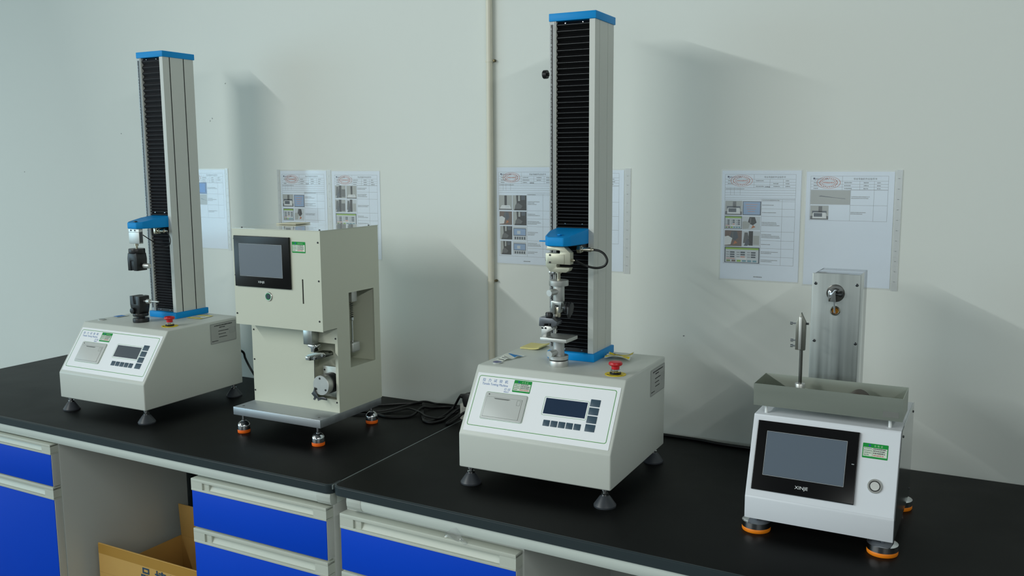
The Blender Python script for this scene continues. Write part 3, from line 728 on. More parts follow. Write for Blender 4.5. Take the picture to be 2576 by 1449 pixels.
cn = B().lathe([(0.0065, 0), (0.0065, 0.004), (0.0048, 0.005), (0.0048, 0.016), (0.0058, 0.0165), (0.0058, 0.026), (0.0036, 0.029), (0.0036, 0.034)], axis='x', seg=20).build('connector', NICKEL, T3, loc=(0.2430, 0.2150, 0.5890))
B().lathe([(0.0105, -0.010), (0.0105, -0.001), (0.008, 0.001)], axis='x', seg=6).build('connector_nut', NICKEL, cn)
B().box(-0.010, -0.002, 0.004, 0.044, -0.004, 0.011).build('connector_bracket', BLK, cn)
B().tube([(0.2765, 0.2150, 0.5890), (0.2920, 0.214, 0.5870), (0.3060, 0.213, 0.5790), (0.3140, 0.212, 0.5640), (0.3070, 0.211, 0.5500), (0.2860, 0.208, 0.5440), (0.2600, 0.199, 0.5500), (0.2405, ay, 0.5640)], 0.0030, 12).build('signal_cable', CABLE, T3)
kn = B().lathe([(0.004, 0), (0.004, -0.010), (0.0108, -0.010), (0.0112, -0.013), (0.0112, -0.020), (0.0095, -0.022), (0, -0.022)], axis='x', seg=16).build('limit_knob', BLK, T3, loc=(q['xa'], 0.2640, 1.0340))
B().box(q['xa'] - 0.0005, q['xa'] + 0.013, yf - 0.006, yf - 0.0016, 0.516, 0.524, bev=0.0008).build('ruler_pointer', CHROME, T3)

# ------------------------------------------------------------------ upright box machine with touch screen
p2 = dict(x=0.1558, y=0.2319, a=0.0024)
M2 = thing('bend_tester', 'beige upright box machine with touch screen and overhanging head, on orange feet', 'testing machine', (p2['x'], p2['y'], BZ), p2['a'])
W2, D2 = 0.3357, 0.2964
bp = B().box(0, W2, 0, D2, 0.0557, 0.0801, bev=0.0012).build('base_plate', mat('base_alloy', (182, 187, 192), 0.42, 0.8, var=0.2, vscale=40, stretch=(0.05, 1, 1)), M2)
for x, y in ((0.022, 0.022), (W2 - 0.022, 0.022)):
    B().lathe([(0.004, 0), (0.004, 0.0004), (0.002, 0.0004), (0.0015, -0.001), (0, -0.001)], seg=14).build('plate_screw', DKSTEEL, bp, loc=(x, y, 0.0801))
def dome_foot(parent, spots, r, h1, h2, h3, z0, pad_mat):
    first = None
    for x, y in spots:
        if first is None:
            a = B().lathe([(r, h1), (r, h2), (r*0.93, h2 + (h3 - h2)*0.35), (r*0.70, h2 + (h3 - h2)*0.75), (r*0.42, h3), (0.0055, h3), (0.0055, h3 + 0.003), (0.0042, h3 + 0.004), (0.0042, z0 + 0.001)], seg=36).build('leveling_foot', CHROME, parent, loc=(x, y, 0))
            B().lathe([(0, 0), (r*0.97, 0), (r*1.0, 0.002), (r*1.0, h1 - 0.0015), (r*0.97, h1), (0, h1)], seg=36).build('foot_pad', pad_mat, a)
            first = a
        else: child(first, parent, (x, y, 0))
dome_foot(M2, [(0.0235, 0.0170), (W2 - 0.0235, 0.0170), (W2 - 0.0235, D2 - 0.0215), (0.0235, D2 - 0.0215)], 0.0190, 0.0100, 0.0215, 0.0355, 0.0557, ORANGE)
bx, bxe, by, uy, zu, zt2 = 0.0063, 0.3381, 0.0866, 0.0237, 0.3330, 0.6205
t = 0.002
zp = 0.0803
# right side sheet with its window
b = B()
for y0, y1, z0, z1 in ((uy + t, 0.145, zu, zt2), (by + t, 0.145, zp, zu), (0.145, 0.268, zp, 0.2058), (0.145, 0.268, 0.4312, zt2), (0.268, D2, zp, zt2)):
    b.box(bxe - t, bxe, y0, y1, z0, z1)
b.build('right_panel', BEIGE, M2, smooth=False)
b = B()
b.box(bx, bx + t, uy + t, D2, zu, zt2); b.box(bx, bx + t, by + t, D2, zp, zu)
b.build('left_panel', BEIGE, M2, smooth=False)
B().box(bx + t, bxe - t, D2 - t, D2, zp, zt2).build('back_panel', BEIGE, M2, smooth=False)
tc = B().box(bx - 0.001, bxe + 0.001, uy - 0.001, D2 + 0.001, zt2, zt2 + 0.0018).build('top_cover', BEIGET, M2, smooth=False)
for x, y in ((0.025, 0.045), (0.32, 0.045), (0.32, 0.275), (0.025, 0.275)):
    B().lathe([(0.0028, 0), (0.0028, 0.0008), (0.0016, 0.0019), (0, 0.0019)], seg=12).build('screw', DKSTEEL, tc, loc=(x, y, zt2 + 0.0018))
# upper front sheet, slotted
b = B(); sx0, sx1, sz0, sz1 = 0.2672, 0.2724, 0.4105, 0.4815
b.box(bx, sx0, uy, uy + t, zu, zt2); b.box(sx1, bxe, uy, uy + t, zu, zt2); b.box(sx0, sx1, uy, uy + t, zu, sz0); b.box(sx0, sx1, uy, uy + t, sz1, zt2)
uf = b.build('upper_front_panel', BEIGE, M2, smooth=False)
B().box(sx0 - 0.004, sx1 + 0.004, uy + t, uy + t + 0.004, sz0 - 0.004, sz1 + 0.004).build('slot_backing', GROOVE, uf, smooth=False)
for x, z in ((0.3300, 0.5887), (0.3290, 0.4790), (0.3270, 0.3630), (0.0125, 0.3656), (0.0125, 0.4815), (0.0125, 0.5908)):
    screw(uf, (x, uy, z))
b = B(); b.box(bx, bxe, uy + t, by, zu, zu + t)
b.build('overhang_plate', BEIGE, M2, smooth=False)
# lower front sheet around the working opening
ox0, ox1, oz0, oz1 = 0.2490, 0.3285, 0.1190, 0.2870
b = B()
b.box(bx, ox0, by, by + t, zp, zu); b.box(ox1, bxe, by, by + t, zp, zu); b.box(ox0, ox1, by, by + t, zp, oz0); b.box(ox0, ox1, by, by + t, oz1, zu)
lf = b.build('lower_front_panel', BEIGE, M2, smooth=False)
for x, z in ((0.0145, 0.3054), (0.0126, 0.2120), (0.0104, 0.1143), (0.3310, 0.3027), (0.3292, 0.1111)):
    screw(lf, (x, by, z))
b = B(); b.box(ox0 - 0.03, ox1 + 0.006, by + 0.052, by + 0.054, oz0 - 0.01, oz1 + 0.01); b.box(ox0 - 0.032, ox0 - 0.03, by + t, by + 0.054, oz0 - 0.01, oz1 + 0.01)
b.box(ox0 - 0.03, ox1 + 0.006, by + t, by + 0.052, oz0 - 0.012, oz0 - 0.010); b.box(ox0 - 0.03, ox1 + 0.006, by + t, by + 0.052, oz1 + 0.010, oz1 + 0.012)
b.build('opening_liner', BEIGE, M2, smooth=False)
# inside of the side window
b = B(); b.box(0.200, 0.202, 0.14, 0.274, 0.19, 0.44); b.box(0.202, bxe - t, 0.2740, 0.2755, 0.19, 0.44); b.box(0.202, bxe - t, 0.1405, 0.142, 0.19, 0.44); b.box(0.202, bxe - t, 0.142, 0.274, 0.2020, 0.2035)
b.build('window_liner', BEIGE, M2, smooth=False)
sr = B().box(0.290, 0.314, 0.190, 0.216, 0.395, 0.44, bev=0.002).build('spring_mount', CAST, M2)
B().tube([(0.302 + 0.0045*math.cos(k*PI/4), 0.203 + 0.0045*math.sin(k*PI/4), 0.395 - k*0.0007) for k in range(0, 84)], 0.0009, 6, sub=1).build('spring', DKSTEEL, sr)
B().lathe([(0.003, 0.272), (0.003, 0.336), (0.0065, 0.338), (0.0065, 0.347), (0.003, 0.349)], c=(0.302, 0.203, 0), seg=16).build('pull_rod', CHROME, sr)
B().box(0.286, 0.318, 0.184, 0.222, 0.240, 0.272, bev=0.006, seg=4).build('weight_block', CAST, sr)
# touch panel, button, sticker on the upright front
rotf = (PI/2, 0, 0)
hf = B().box(0.017, 0.2275, 0.451, 0.599, 0.0, 0.0006).build('panel_gasket', BLK, M2, smooth=False)
hf.location = (0, uy, 0); hf.rotation_euler = rotf
hmi(hf, 'touch_panel', 0.0155, 0.4495, 0.2290, 0.6003, 0.0376, 0.4822, 0.2003, 0.5762, 0.0088, led=False)
push_button(hf, (0.1396, 0.4238, 0), 0.0140, mat('ring_green', (10, 190, 90), 0.3), mat('button_dark', (66, 78, 84), 0.3, 0.6))
sticker(hf, 0, 0, 0.0488, 0.0318, loc=(0.2358, 0.5570, 0.0003), seed=11)
# working head: arm, clamp, wire and turning disc
ar = B().box(0.2410, 0.2730, 0.050, 0.080, 0.2850, zu, bev=0.0015).build('drive_arm', STEEL, M2)
B().prism([(0.2560, 0.2850), (0.2870, 0.2850), (0.2880, 0.2790), (0.2800, 0.2740), (0.2770, 0.2640), (0.2670, 0.2640), (0.2660, 0.2760), (0.2560, 0.2790)], 'y', 0.052, 0.074, bev=0.001).build('arm_foot', CHROME, ar)
B().lathe([(0.004, 0), (0.004, -0.004), (0.002, -0.004), (0.002, -0.001), (0, -0.001)], axis='y', seg=14).build('arm_screw', CHROME, ar, loc=(0.2825, 0.052, 0.2800))
cl = B().prism([(0.2520, 0.2400), (0.2520, 0.2510), (0.2600, 0.2570), (0.2880, 0.2660), (0.3180, 0.2670), (0.3260, 0.2630), (0.3250, 0.2550), (0.3080, 0.2490), (0.2800, 0.2420), (0.2660, 0.2390)], 'y', 0.046, 0.082, bev=0.001).build('sample_clamp', mat('clamp_steel', (120, 122, 116), 0.25, 1.0), M2)
B().box(0.2525, 0.2670, 0.0440, 0.0458, 0.2405, 0.2500, bev=0.0005).build('clamp_plate', CHROME, cl)
for x, z in ((0.2860, 0.2490), (0.3160, 0.2605)):
    B().lathe([(0.0042, 0), (0.0042, -0.005), (0.002, -0.005), (0.002, -0.001), (0, -0.001)], axis='y', seg=14).build('clamp_screw', CHROME, cl, loc=(x, 0.046, z))
B().cyl((0.2680, 0.064, 0.2400), (0.2665, 0.064, 0.1430), 0.0009, seg=8).build('test_wire', DKSTEEL, cl)
dm = B().box(0.262, 0.3275, by + 0.0225, by + 0.030, 0.1195, 0.2120, bev=0.001).build('drive_plate', mat('plate_alloy', (196, 200, 194), 0.4, 0.7), M2)
B().cyl((0.2950, by - 0.004, 0.1650), (0.2950, by + 0.0225, 0.1650), 0.0300, seg=40).build('drive_collar', BLK, dm)
dk = B().lathe([(0, -0.0225), (0.0285, -0.0225), (0.0295, -0.0215), (0.0295, 0)], axis='y', seg=48).build('turn_disc', CAST, M2, loc=(0.2925, by - 0.004, 0.1645))
for a in (100, 215, -35):
    B().lathe([(0.0032, 0), (0.0032, -0.0006), (0.0018, -0.0006), (0.0016, 0.001), (0, 0.001)], axis='y', seg=12).build('disc_screw', DKSTEEL, dk, loc=(0.021*math.cos(math.radians(a)), -0.0226, 0.021*math.sin(math.radians(a))))
B().prism([(-0.034, -0.027), (-0.027, -0.020), (-0.022, -0.006), (-0.019, -0.018), (-0.016, -0.022), (-0.008, -0.036), (0.010, -0.032), (0.022, -0.036), (0.024, -0.041), (0.004, -0.041), (-0.010, -0.047), (-0.014, -0.037), (-0.022, -0.046), (-0.028, -0.044), (-0.024, -0.036)], 'y', -0.0260, -0.0235, bev=0.0004).build('disc_catch', DKSTEEL, dk)
screw(dm, (0.2680, by + 0.0225, 0.2000)); screw(dm, (0.3220, by + 0.0225, 0.1985))

# ------------------------------------------------------------------ white machine with the steel tower and tray
p4 = dict(zk=0.0818, zt=0.2524, s=0.0656)
M4 = thing('flex_tester', 'white sloping machine with big black touch panel, steel tray and upright steel tower', 'testing machine', (1.7162, 0.1826, BZ), -0.0102)
W4, D4, z04 = 0.3065, 0.325, 0.0344
B().prism([(0, z04), (D4, z04), (D4, 0.2524), (0.0656, 0.2524), (0, 0.0818)], 'x', 0.0015, W4 - 0.0016, bev=0.0015, seg=2).build('housing', HSG4, M4)
sd = B().prism([(0.001, z04 + 0.001), (D4 + 0.001, z04 + 0.001), (D4 + 0.001, 0.2530), (0.0660, 0.2530), (0.001, 0.0816)], 'x', W4 - 0.0015, W4).build('side_panel', MIRR, M4, smooth=False)
sd['label'] = 'polished steel side panel'
for y, z in ((0.09, 0.235), (D4 - 0.015, 0.235), (D4 - 0.015, 0.05)):
    B().lathe([(0.003, 0), (0.003, 0.0008), (0.0015, 0.0018), (0, 0.0018)], axis='x', seg=12).build('screw', DKSTEEL, sd, loc=(W4, y, z))
dome_foot(M4, [(0.0215, 0.0300), (W4 - 0.0235, 0.0270), (W4 - 0.022, D4 - 0.012), (0.0215, D4 - 0.015)], 0.0310, 0.0092, 0.0215, 0.0262, z04, mat('foot_amber', (255, 140, 14), 0.5))
hp = panel_frame(M4, 'front_plate', B().box(0.003, W4 - 0.003, 0.004, 0.179, 0.0004, 0.0010), HSG4, p4)
hmi(hp, 'touch_panel', 0.0135, 0.0184, 0.2256, 0.1692, 0.0363, 0.0530, 0.2015, 0.1465, 0.0096)
push_button(hp, (0.2632, 0.0635, 0.001), 0.0148, BLK, CAST)
sticker(hp, 0, 0, 0.0498, 0.0308, loc=(0.2327, 0.1191, 0.0012), seed=21)
# tray on four posts
tx0, tx1, ty0, ty1, tz0, tz1 = -0.002, 0.3049, 0.0692, 0.1747, 0.2708, 0.3205
for x, y in ((0.0231, 0.0839), (0.2799, 0.0857), (0.0231, 0.160), (0.2799, 0.160)):
    B().lathe([(0.0034, 0.2526), (0.0034, 0.2708)], c=(x, y, 0), seg=14).build('tray_post', WHITE, M4)
b = B(); fl = 0.003; k = 0.0012
def frustum(b, inner):
    o = 0 if not inner else k
    lo2 = [(tx0 + o, ty0 + o, tz0 + o), (tx1 - o, ty0 + o, tz0 + o), (tx1 - o, ty1 - o, tz0 + o), (tx0 + o, ty1 - o, tz0 + o)]
    hi2 = [(tx0 - fl*0 + o, ty0 - fl + o, tz1), (tx1 + fl*0 - o, ty0 - fl + o, tz1), (tx1 + fl*0 - o, ty1 + fl - o, tz1), (tx0 - fl*0 + o, ty1 + fl - o, tz1)]
    return [b.bm.verts.new(v) for v in lo2], [b.bm.verts.new(v) for v in hi2]
a0, a1 = frustum(b, False); c0, c1 = frustum(b, True)
fs = [b.bm.faces.new(a0[::-1]), b.bm.faces.new(c0)]
for i in range(4):
    j = (i + 1) % 4
    fs += [b.bm.faces.new((a0[i], a0[j], a1[j], a1[i])), b.bm.faces.new((c0[j], c0[i], c1[i], c1[j])), b.bm.faces.new((a1[i], a1[j], c1[j], c1[i]))]
tr = b.build('tray', TRAYM, M4, smooth=False)
B().box(0.2665, 0.2975, ty0 - 0.0012, ty0 - 0.0004, 0.278, 0.2965).build('worn_label', mat('worn_label_grey', (120, 122, 118), 0.6), tr)
# the upright pin clamp standing in the tray
pc = B().lathe([(0.0037, 0.3180), (0.0037, 0.3955), (0, 0.3955)], c=(0.0870, 0.1200, 0), seg=28).build('pin_clamp', mat('rod_steel', (120, 120, 116), 0.3, 1.0), M4)
B().lathe([(0, 0.2722), (0.0150, 0.2722), (0.0150, 0.3010), (0.0215, 0.3015), (0.0215, 0.3040), (0.0112, 0.3060), (0.0112, 0.3172), (0.0104, 0.3185), (0, 0.3185)], c=(0.0870, 0.1200, 0), seg=32).build('clamp_collar', CAST, pc)
B().prism([(0.0745, 0.3945), (0.0950, 0.3940), (0.0955, 0.4560), (0.0890, 0.4690), (0.0850, 0.4780), (0.0815, 0.4690), (0.0745, 0.4560)], 'y', 0.1140, 0.1255, bev=0.0007).build('clamp_blade', mat('blade_steel', (150, 150, 142), 0.35, 1.0), pc)
B().box(0.0820, 0.0880, 0.1095, 0.1140, 0.3960, 0.4690, bev=0.0008).build('clamp_rib', CAST, pc)
for z, L in ((0.4525, 0.013), (0.4145, 0.011), (0.4020, 0.011)):
    B().lathe([(0.0018, 0), (0.0018, -L + 0.005), (0.0036, -L + 0.005), (0.0036, -L), (0, -L)], axis='x', seg=12).build('clamp_screw', CHROME, pc, loc=(0.0745, 0.120, z))
B().lathe([(0.0024, 0), (0.0024, 0.0055), (0, 0.0055)], axis='x', seg=12).build('clamp_pin', DKSTEEL, pc, loc=(0.0955, 0.120, 0.4535))
# dark strap lying in the tray
b = B(); n = 14
ring = []
for i in range(n + 1):
    tt = i/n; x = 0.176 + 0.074*tt; z = 0.2735 + 0.040*math.sin(PI*min(1, tt*1.05))**0.7
    ring.append([b.bm.verts.new((x, 0.120 + dy, z + dz)) for dy, dz in ((-0.014, 0), (0.016, 0.002), (0.016, -0.002), (-0.014, -0.004))])
for r0, r1 in zip(ring, ring[1:]):
    for i in range(4): b.bm.faces.new((r0[i], r0[(i+1) % 4], r1[(i+1) % 4], r1[i]))
b.bm.faces.new(ring[0]); b.bm.faces.new(ring[-1][::-1])
bmesh.ops.recalc_face_normals(b.bm, faces=b.bm.faces[:])
stp = b.build('rubber_strap', mat('strap_brown', (74, 66, 58), 0.6), M4)
stp['label'] = 'dark rubber strap lying in the tray'
# tower
wx0, wx1, wy, wyb, wz = 0.0845, 0.1900, 0.232, 0.318, 0.5535
wyb = 0.355
tw = B().prism(rrect(wx0 + 0.003, 0.2526, wx1 - 0.002, wz - 0.001, 0.002), 'y', wy + 0.003, wyb, bev=0.001).build('tower', MIRR, M4)
fp = B().prism(rrect(wx0, 0.2526, wx1, wz, 0.0025), 'y', wy, wy + 0.003, bev=0.0008).build('tower_front', SSFR, M4)
for x, z in ((0.0925, 0.5300), (0.1825, 0.5305), (0.0940, 0.3965), (0.1845, 0.3965)):
    B().lathe([(0.0034, 0), (0.0034, -0.0012), (0.0020, -0.0020), (0.0017, -0.0008), (0, -0.0008)], axis='y', seg=14).build('screw', DKSTEEL, fp, loc=(x, wy, z))
kb = B().lathe([(0.0200, 0.001), (0.0200, -0.0008), (0.0185, -0.0012), (0, -0.0012)], axis='y', seg=44).build('spindle', mat('spindle_steel', (104, 102, 98), 0.2, 1.0), M4, loc=(0.1370, wy, 0.5095))
B().prism([(-0.0135, -0.0175), (0.0035, -0.0175), (0.0035, 0.0065), (0.0085, 0.0100), (-0.0010, 0.0120), (-0.0100, 0.0100), (-0.0135, 0.0065)], 'y', -0.020, -0.0012, bev=0.0015).build('spindle_head', CHROME, kb)
B().lathe([(0.0030, 0), (0.0030, 0.004), (0.0058, 0.005), (0.0058, 0.012), (0.0030, 0.0145), (0, 0.0145)], axis='x', seg=18).build('spindle_screw', DKSTEEL, kb, loc=(0.0035, -0.011, -0.001))
B().cyl((-0.0010, -0.0105, -0.0175), (0.0012, -0.0105, -0.0440), 0.0021).build('spindle_pin', CHROME, kb)
lr = B().lathe([(0.0110, 0), (0.0110, -0.0035), (0.0095, -0.0050), (0.0078, -0.0035), (0.0076, -0.0008), (0, -0.0008)], axis='y', seg=36).build('guide_ring', NICKEL, M4, loc=(0.1378, wy, 0.4695))
B().lathe([(0.0074, -0.0010), (0.0060, -0.0024), (0, -0.0024)], axis='y', seg=28).build('ring_core', BRASS, lr)

# ------------------------------------------------------------------ instruction sheets in plastic sleeves on the wall
PH = dict(grey=flatcol(176, 180, 178), dgrey=flatcol(96, 98, 100), black=flatcol(30, 30, 34), sky=flatcol(150, 178, 214), lime=flatcol(146, 190, 60), pale=flatcol(206, 214, 220),
          brown=flatcol(112, 92, 84), orange=flatcol(190, 112, 60), slate=flatcol(74, 84, 96), white=flatcol(226, 230, 232), blue=flatcol(24, 120, 206), pink=flatcol(206, 160, 150), olive=flatcol(130, 150, 80), teal=flatcol(110, 160, 176))
def photo(parent, x0, y0, x1, y1, kind, seed):
    """a printed photograph: x0,y0 top left, x1,y1 bottom right in sheet coordinates (metres)"""
    r = random.Random(seed); f = Flat(0.0007)
    w, h = x1 - x0, y0 - y1
    def R(a, b, c, d, m, z=None): f.rect(x0 + w*a, y1 + h*b, x0 + w*c, y1 + h*d, m, z)
    def Pl(pts, m, z=None): f.poly([(x0 + w*a, y1 + h*b) for a, b in pts], m, z)
    z1, z2, z3 = 0.00078, 0.00086, 0.00094
    if kind == 'machine':
        R(0, 0, 1, 1, PH['grey']); R(0, 0, 1, 0.25, PH['dgrey'], z1); R(0.45, 0.5, 0.65, 0.95, PH['dgrey'], z1); R(0.1, 0.44, 0.9, 0.62, PH['slate'], z1)
        Pl([(0.12, 0.08), (0.9, 0.08), (0.86, 0.5), (0.16, 0.5)], PH['white'], z2); R(0.2, 0.2, 0.66, 0.46, PH['slate'], z3)
    elif kind == 'column':
        R(0, 0, 1, 1, PH['grey']); R(0.42, 0.3, 0.6, 0.98, PH['black'], z1); Pl([(0.06, 0.08), (0.94, 0.08), (0.84, 0.32), (0.2, 0.32)], PH['white'], z2); R(0, 0, 1, 0.08, PH['dgrey'], z1); R(0.5, 0.18, 0.78, 0.26, PH['pale'], z3)
    elif kind == 'screen':
        R(0, 0, 1, 1, PH['slate']); R(0.03, 0.04, 0.97, 0.95, PH['pale'], z1); R(0.03, 0.84, 0.97, 0.95, PH['lime'], z2)
        for i in range(3):
            for j in range(3):
                R(0.16 + 0.30*i, 0.62 - 0.14*j, 0.29 + 0.30*i, 0.71 - 0.14*j, PH['slate'] if j < 2 or i == 2 else [PH['slate'], PH['pink']][i], z2)
                R(0.05 + 0.30*i, 0.65 - 0.14*j, 0.14 + 0.30*i, 0.68 - 0.14*j, PH['dgrey'], z2)
        for i, c in enumerate(('olive', 'brown', 'lime', 'teal', 'teal', 'teal')): R(0.06 + 0.15*i, 0.08, 0.17 + 0.15*i, 0.19, PH[c], z2)
        R(0.34, 0.22, 0.64, 0.34, PH['white'], z2); R(0.05, 0.24, 0.3, 0.3, PH['pink'], z2)
    elif kind == 'note':
        R(0, 0, 1, 1, PH['slate']); R(0.04, 0.05, 0.95, 0.96, PH['sky'] if seed % 2 else PH['pale'], z1)
        for i in range(4): f.dashes(x0 + w*0.16, x0 + w*0.86, y1 + h*(0.78 - 0.17*i), h*0.05, PH['pink'] if seed % 2 else PH['dgrey'], 1.0 - 0.12*i, r) if False else R(0.16 + 0.04*i, 0.76 - 0.17*i, 0.82 - 0.05*i, 0.80 - 0.17*i, PH['pink'] if seed % 2 else PH['dgrey'], z2)
        if seed % 2 == 0: Pl([(0.06, 0.06), (0.16, 0.06), (0.24, 0.34), (0.2, 0.36)], PH['black'], z2)
    elif kind == 'close':
        R(0, 0, 1, 1, PH[['brown', 'grey', 'dgrey', 'pale'][seed % 4]])
        Pl([(0.3, 0.5), (0.4, 0.95), (0.7, 0.95), (0.8, 0.55), (0.6, 0.35)], PH['black'] if seed % 4 else PH['slate'], z1)
        Pl([(0, 0.05), (0.35, 0.1), (0.45, 0.5), (0.2, 0.65), (0, 0.6)], PH['grey' if seed % 2 else 'white'], z2)
        Pl([(0.5, 0.1), (0.75, 0.22), (0.6, 0.36)], PH['orange' if seed % 3 else 'dgrey'], z3); R(0.42, 0.5, 0.5, 0.9, PH['dgrey'], z2)
    elif kind == 'grips':
        R(0, 0, 1, 1, PH['pale' if seed % 2 else 'grey']); R(0.36, 0.05, 0.6, 1, PH['black'], z1); Pl([(0.05, 0.2), (0.3, 0.2), (0.36, 0.6), (0.3, 0.9), (0.12, 0.9)], PH['dgrey'], z2)
        Pl([(0.1, 0.02), (0.3, 0.02), (0.42, 0.2), (0.34, 0.55), (0.2, 0.3)], PH['slate'], z3); R(0.62, 0.1, 0.95, 0.7, PH['grey' if seed % 2 else 'dgrey'], z1)
    elif kind == 'dark':
        R(0, 0, 1, 1, PH['black']); Pl([(0, 0), (0.1, 0), (0.3, 0.5), (0.26, 1), (0, 1)], PH['grey'], z1); Pl([(0.15, 0.1), (0.6, 0.12), (0.72, 0.3), (0.4, 0.5), (0.2, 0.36)], PH['dgrey'], z2)
        R(0.4, 0.62, 0.54, 0.98, PH['grey'], z2); R(0.62, 0.7, 0.9, 0.98, PH['slate'], z1)
    elif kind == 'panel':
        R(0, 0, 1, 1, PH['pale']); R(0.04, 0.32, 0.96, 0.86, PH['slate'], z1); R(0.07, 0.36, 0.93, 0.82, PH['sky'], z2); R(0.3, 0.45, 0.55, 0.68, PH['pale'], z3)
        for i in range(5): R(0.12 + 0.17*i, 0.05, 0.23 + 0.17*i, 0.24, PH['slate'], z1)
    elif kind == 'blue':
        R(0, 0, 1, 1, flatcol(16, 80, 150)); R(0.1, 0.12, 0.8, 0.9, PH['blue'], z1)
    elif kind == 'strip':
        R(0, 0, 1, 1, PH['grey']); R(0.0, 0.5, 1, 0.58, PH['dgrey'], z1) if seed % 2 else Pl([(0.2, 0.56), (0.26, 0.62), (0.88, 0.40), (0.88, 0.43), (0.27, 0.56)], PH['slate'], z1)
    return f.build('photo', parent)
def sheet(label, x, z, w, h, tab, xs, head, rows, cols, ruled, photos, seed, foot=True, paper_dx=0.0):
    """x, z: top left corner on the wall; sheet coordinates run right and up from there (so y is negative downwards)"""
    R = thing('instruction_sheet', label, 'document', (x, WY - 0.0006, BZ + z), 0, 'instruction sheets on the wall')
    R.rotation_euler = (PI/2, 0, 0)
    r = random.Random(seed); g = 0.0005
    B().box(0, w, -h, 0, 0.0, 0.0005).build('paper', PAPER, R, smooth=False)
    sl = B().box(-0.003, w + 0.003, -h - 0.004, 0.004, 0.0014, 0.0017).build('plastic_sleeve', SLEEVE, R, smooth=False)
    if tab:
        a, c = (w + 0.003, w + 0.003 + tab) if tab > 0 else (-0.003 + tab, -0.003)
        st = B().box(a, c, -h - 0.005, 0.005, 0.0008, 0.0020).build('binding_strip', SLEEVE2, R, smooth=False)
        f = Flat(0.0021)
        for k in range(11):
            yy = -h*(0.06 + 0.088*k); f.rect((a + c)/2 - 0.002, yy, (a + c)/2 + 0.0015, yy + 0.0012, INKG)
        f.build('binding_holes', st)
    tx0, tx1, ty0, ty1 = xs       # table frame
    f = Flat(0.0006); L = INKG; lw_ = 0.0005
    f.hl(tx0, tx1, ty0, lw_, L); f.hl(tx0, tx1, ty1, lw_, L); f.vl(tx0, ty1, ty0, lw_, L); f.vl(tx1, ty1, ty0, lw_, L)
    mid = tx0 + (tx1 - tx0)*0.415
    for k, d in enumerate(head):
        f.hl(tx0 if k != 0 else tx0, tx1, ty0 - d, lw_, L)
    hb = ty0 - head[-1]
    f.vl(mid, hb, ty0, lw_, L); f.vl(tx0 + (tx1 - tx0)*0.64, hb, ty0 - head[0], lw_, L); f.vl(tx0 + (tx1 - tx0)*0.825, hb, ty0 - head[0], lw_, L)
    for k in range(len(head) - 1):
        yy = ty0 - (head[k] + head[k+1])/2
        for a, c in ((0.04, 0.14), (0.44, 0.56), (0.69, 0.78), (0.86, 0.95)):
            if r.random() < 0.85: f.dashes(tx0 + (tx1 - tx0)*a, tx0 + (tx1 - tx0)*c, yy, 0.0028, INKG, r.uniform(0.5, 1), r)
    for d in ruled: f.hl(tx0, tx1, ty0 - d, lw_, L)
    if len(ruled) > 3:
        for a in (0.08, 0.135, 0.22): f.vl(tx0 + (tx1 - tx0)*a, ty0 - ruled[3], hb, lw_, L)
        f.dashes(tx0 + (tx1 - tx0)*0.57, tx0 + (tx1 - tx0)*0.64, ty0 - ruled[0] + 0.003, 0.003, INK, 1, r)
        f.dashes(tx0 + 0.002, tx0 + (tx1 - tx0)*0.28, ty0 - ruled[1] + 0.003, 0.0022, INKG, 1, r)
    c0, c1 = cols
    ytop = rows[0]
    f.vl(c0, ty1, ytop, lw_, L); f.vl(c1, ty1, ytop, lw_, L)
    for a, c in zip(rows, rows[1:] + [ty1]):
        f.hl(c0, tx1, a, lw_, L)
        ym = (a + c)/2; n = 1 if a - c < 0.022 else r.choice((2, 2, 3))
        for k in range(n): f.dashes(c0 + 0.002, c1 - 0.003, ym + (n - 1)*0.002 - k*0.004, 0.0026, INKL, r.uniform(0.45, 1.0), r)
    if foot: f.dashes(w*0.44, w*0.55, -h + 0.009, 0.003, INKG, 1, r)
    f.build('printed_table', R)
    text('sheet_title', '导丝弯曲机作业指导书', 0.0058, INK, R, ((mid + tx1)/2, ty0 - head[0]*0.72, 0.0006), align='CENTER', res=1)
    text('sheet_logo', 'JAHOOM', 0.0085, flatcol(60, 66, 96), R, (tx0 + 0.0105, ty0 - head[0]*0.80, 0.0006), res=1)
    f = Flat(0.0006)
    f.poly([(tx0 + 0.0085 + 0.0026*math.cos(a*PI/6), ty0 - head[0]*0.5 + 0.0026*math.sin(a*PI/6)) for a in range(12)], flatcol(40, 48, 90)); f.build('logo_dot', R)
    # red oval stamp
    f = Flat(0.0009); cx, cy, ra, rb = tx0 + 0.0455, ty0 - 0.0172, 0.0305, 0.0160
    el = lambda k, s: [(cx + ra*k*math.cos(2*PI*i/36), cy + rb*k*math.sin(2*PI*i/36)) for i in range(36)]
    f.ring(el(1, 0), el(0.955, 0), STAMP); f.ring(el(0.58, 0), el(0.54, 0), STAMP)
    for i in range(26):
        a = 2*PI*i/26; q = r.uniform(0.7, 0.76); ww = 0.0016
        f.rect(cx + ra*q*math.cos(a) - ww, cy + rb*q*math.sin(a) - ww*0.7, cx + ra*q*math.cos(a) + ww*0.7, cy + rb*q*math.sin(a) + ww*0.7, STAMP)
    f.dashes(cx - ra*0.45, cx + ra*0.5, cy, 0.0035, STAMP, 1.0, r)
    f.build('oval_stamp', R)
    for i, (kind, a, b_, c, d) in enumerate(photos): photo(R, a, b_, c, d, kind, seed*10 + i)
    return R
def off(x, z, lst): return [(k, a - x, b_ - z, c - x, d - z) for k, a, b_, c, d in lst]
HD = (0.0130, 0.0215, 0.0285, 0.0365)
RU = (0.0365, 0.0430, 0.0505, 0.0570, 0.0645)
